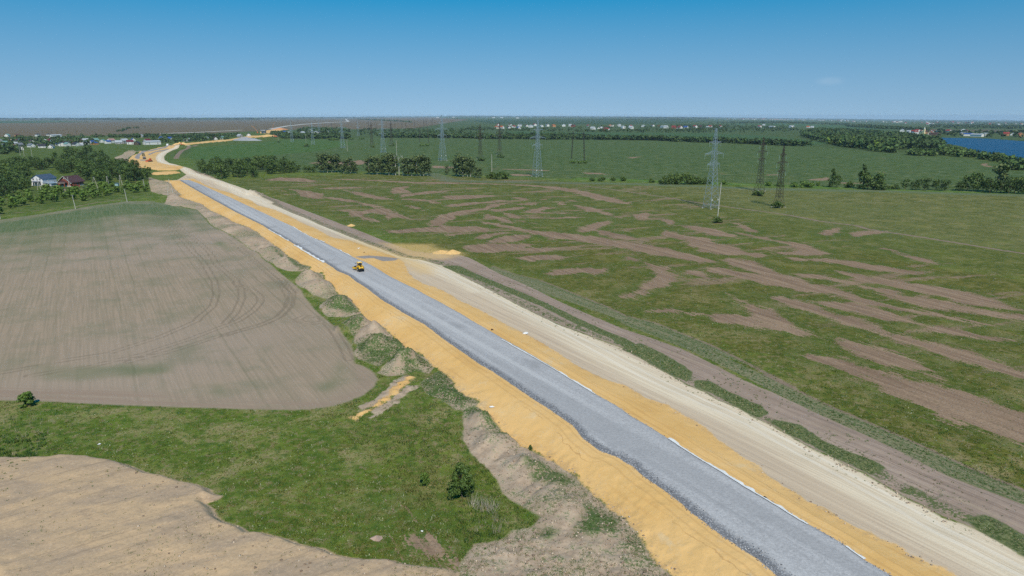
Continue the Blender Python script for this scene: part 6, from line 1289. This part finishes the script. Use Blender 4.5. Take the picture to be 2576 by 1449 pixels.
# ---------------------------------------------------------------- grass, weeds and stones of the near ground
def blade_mat():
    m = NB('grass_blades'); m.col(m.attr('tint', True)); m.b.inputs['Roughness'].default_value = .7; m.b.inputs['Specular IOR Level'].default_value = .15; return m.m
BLADE = blade_mat()
def tufts(name, label, pos, hh, spread, nb, wdt, tint, cat='grass', lean=.6):
    g = np.random.default_rng(len(pos)); n = len(pos); z = zat(pos[:, 0], pos[:, 1])
    b = np.repeat(np.c_[pos, z-.03], nb, 0); H = np.repeat(hh, nb)*g.uniform(.6, 1.2, n*nb); sp = np.repeat(spread, nb)
    a = g.uniform(0, 6.28, n*nb); r = sp*np.sqrt(g.uniform(0, 1, n*nb)); b[:, 0] += np.cos(a)*r; b[:, 1] += np.sin(a)*r
    la = g.uniform(0, 6.28, n*nb); tip = b+np.stack([np.cos(la)*H*lean*g.uniform(.2, 1, n*nb), np.sin(la)*H*lean*g.uniform(.2, 1, n*nb), H], 1)
    pa = g.uniform(0, 6.28, n*nb); w_ = np.repeat(wdt, nb)*g.uniform(.6, 1.3, n*nb); d = np.stack([np.cos(pa)*w_, np.sin(pa)*w_, 0*w_], 1)
    V = np.stack([b-d, b+d, tip], 1).reshape(-1, 3); F = np.arange(len(V)).reshape(-1, 3); T = np.repeat(np.clip(np.repeat(tint, nb, 0)*(1+g.normal(size=(n*nb, 1))*.12), 0, 1), 3, 0)
    o = bpy.data.objects.new(name, np_mesh(name, V, F, BLADE, {'tint': T})); col.objects.link(o); o['kind'] = 'stuff'; o['label'] = label; o['category'] = cat
def spots(n, r0, r1, a0, a1, seed):
    g = np.random.default_rng(seed); u = g.uniform(1/r1, 1/r0, n); r = 1/u; a = np.radians(g.uniform(a0, a1, n)); return np.stack([np.sin(a)*r, np.cos(a)*r], 1)
def near_ground():
    p = spots(150000, 66, 300, -44, 42, 1); f = fields(p[:, 0], p[:, 1]); r = np.hypot(p[:, 0], p[:, 1])
    made = np.maximum.reduce([f['gravel'], f['sand'], f['haul'], f['dist'], f['crop'], f['spoil'], f['berm'], f['sandx']])
    n1 = fbm(p[:, 0]/9, p[:, 1]/9, 4, 71); n2 = fbm(p[:, 0]/2.2, p[:, 1]/2.2, 3, 73); n3 = fbm(p[:, 0]/26, p[:, 1]/26, 3, 79)
    g = np.random.default_rng(5); u = g.uniform(0, 1, len(p))
    left = p[:, 0] < 5-.45*(p[:, 1]-90)
    left = sdf_poly(p[:, 0], p[:, 1], np.vstack([sL, [[-400, 600], [-400, -200], [60, -200]]]), 1e5) > 0
    # meadow
    k = np.nonzero((made < -.2) & left & (r < 220) & (u < .55+.5*n2))[0]; k = k[:26000]; q = p[k]; m = n1[k][:, None]; m3 = n3[k][:, None]; uu = g.uniform(0, 1, (len(k), 1))
    t = S(110, 124, 56)*(1-m)+S(72, 104, 44)*m; t = np.where(uu < .22+.5*(m3 < .42), t*.6+S(140, 128, 92)*.4, t); t = np.where((uu > .86), S(58, 82, 40), t)
    tufts('meadow_grass', 'tufts of green and dry grass covering the foreground meadow', q, .16+.4*n2[k]**2*1.4, .22+.2*n2[k], 5, .055+.03*n1[k], t)
    # rank dark weeds below the dumped soil
    d = f['spoil']; k = np.nonzero((made < 0) & left & (d > -9) & (d < -.1) & (u < .8*np.exp(d/4)))[0][:7000]
    tufts('rank_weeds', 'dark rank weeds along the edge of the dumped soil', p[k], .35+.45*n2[k], .3+0*n2[k], 6, .08+0*n2[k], np.tile(S(66, 94, 46), (len(k), 1)), 'weeds')
    # right field
    k = np.nonzero((made < -.2) & ~left & (f['bare']+(n2-.5)*2 < 0) & (u < .25+.9*n2) & (f['verge2'] < 0))[0][:26000]; m = n1[k][:, None]; uu = g.uniform(0, 1, (len(k), 1))
    t = S(116, 116, 62)*(1-m)+S(86, 104, 46)*m; t = np.where(uu > .93, S(160, 164, 132), t); t = np.where(uu < .2, S(70, 96, 44), t)
    tufts('field_grass', 'short mottled grass and weeds of the torn-up field', p[k], .10+.22*n2[k], .25+.15*n2[k], 4, .07+.03*n1[k], t)
    # weeds on thrown-up soil, spoil and verge
    cl = smooth(.47, .60, n1*.55+n3*.45); sp = smooth(.53, .64, n1)
    wz = smooth(-1.5, 1.5, f['weed'])
    k = np.nonzero(((f['berm'] > .1) & (f['sand'] < -.1) & (u < .05+(.45+.5*smooth(115, 140, r))*cl+.35*smooth(-7, -.5, f['sand'])*smooth(.42, .56, n1)+.7*wz)) | ((f['spoil'] > .5) & (u < .012+.13*sp*smooth(.5, .58, n3))) | ((f['verge'] > -.2) & (u < .85)) | ((f['verge2'] > 0) & (u < .22+.4*n2)) | ((f['dist'] > .5) & (f['haul'] < -.3) & (u < .015+.15*sp+.3*smooth(-3.5, -1, f['haul'])*smooth(.47, .57, n2))) | ((f['haul'] > 0) & (f['haul'] < 3) & (f['sand'] < -.5) & (u < .05)))[0][:20000]
    m = n2[k][:, None]; t = S(64, 92, 46)*(1-m)+S(92, 114, 62)*m; t = np.where((f['verge'][k] > -.2)[:, None] & (g.uniform(0, 1, (len(k), 1)) < .4), S(150, 146, 110), t)
    tufts('soil_weeds', 'scattered green weeds rooting in the thrown-up soil and verges', p[k], .08+.2*n2[k]*smooth(90, 150, r[k])+.06, .14+.16*n1[k], 6, .05+.04*smooth(90, 150, r[k]), t, 'weeds', 1.0)
    # dry stalks
    k = np.nonzero((made < -1) & left & (r < 170) & (n3 > .53) & (u > .93))[0][:1100]
    tufts('dry_stalks', 'pale dry stalks standing in the meadow', p[k], .7+.7*n2[k], .35+0*n2[k], 7, .018+0*n2[k], np.tile(S(170, 160, 138), (len(k), 1)), 'dry stalks', .5)
    x, y = P1('S 1490,520'); q = np.array([[x, y]])+g.normal(size=(16, 2))*.8
    tufts('dead_brush', 'bundle of long pale dead stalks right of the large dark bush', q, np.full(16, 2.0), np.full(16, .5), 10, np.full(16, .022), np.tile(S(186, 176, 158), (16, 1)), 'dry stalks', .6)
    # loose stones of the gravel shoulder, clods on soil
    p = spots(60000, 66, 230, -32, 36, 9); f = fields(p[:, 0], p[:, 1]); e = f['gravel']; u = g.uniform(0, 1, len(p)); ed = f['edge']; n2 = fbm(p[:, 0]/2, p[:, 1]/2, 3, 91)
    ks = np.nonzero((e > -.35) & (ed < 1.7) & (u < .95))[0][:9000]; kc = np.nonzero(((f['berm'] > .2) & (f['sand'] < 0) & (u < .12)) | ((f['spoil'] > .3) & (u < .012+.04*(n2 > .55))) | ((f['haul'] > -.6) & (f['haul'] < 1.2) & (f['sand'] < -1) & (u < .5)) | ((f['sand'] > -.6) & (f['sand'] < .9) & (u < .10)))[0][:7000]
    for nm, lab, kk, s0, s1, ta, tb, ct in (('loose_stones', 'coarse loose stones along the edges of the gravel road', ks, .05, .13, S(88, 92, 100), S(196, 198, 202), 'stones'), ('soil_clods', 'clods of earth lying on the soil banks and dumped soil', kc, .07, .24, S(128, 110, 95), S(206, 188, 166), 'clods')):
        n = len(kk); sz = g.uniform(s0, s1, (n, 1, 1)); base = np.array([(1, 0, 0), (0, 1, 0), (-1, 0, 0), (0, -1, 0), (0, 0, .8), (0, 0, -.6)])
        V = base[None]*sz*g.uniform(.6, 1.3, (n, 6, 1))+np.c_[p[kk], zat(p[kk, 0], p[kk, 1])+.03][:, None, :]; Fb = np.array([(0, 1, 4), (1, 2, 4), (2, 3, 4), (3, 0, 4), (1, 0, 5), (2, 1, 5), (3, 2, 5), (0, 3, 5)])
        t = g.uniform(0, 1, (n, 1))**1.3; T = np.repeat(ta*(1-t)+tb*t, 6, 0)
        o = bpy.data.objects.new(nm, np_mesh(nm, V.reshape(-1, 3), (Fb[None]+(np.arange(n)*6)[:, None, None]).reshape(-1, 3), BLADE, {'tint': T})); col.objects.link(o); o['kind'] = 'stuff'; o['label'] = lab; o['category'] = ct
near_ground()

# ---------------------------------------------------------------- the air
hz = MB().box(-50000, 50000, -50000, 50000, -330, 62).obj('haze', NB('haze_air').m)
hm = hz.data.materials[0]; ht = hm.node_tree; out = [n for n in ht.nodes if n.type == 'OUTPUT_MATERIAL'][0]
for l in list(out.inputs['Surface'].links): ht.links.remove(l)
pv = ht.nodes.new('ShaderNodeVolumePrincipled'); pv.inputs['Color'].default_value = (.58, .80, 1.0, 1); pv.inputs['Density'].default_value = 3.0e-5; pv.inputs['Anisotropy'].default_value = -0.2
ht.links.new(pv.outputs[0], out.inputs['Volume']); hz['kind'] = 'stuff'
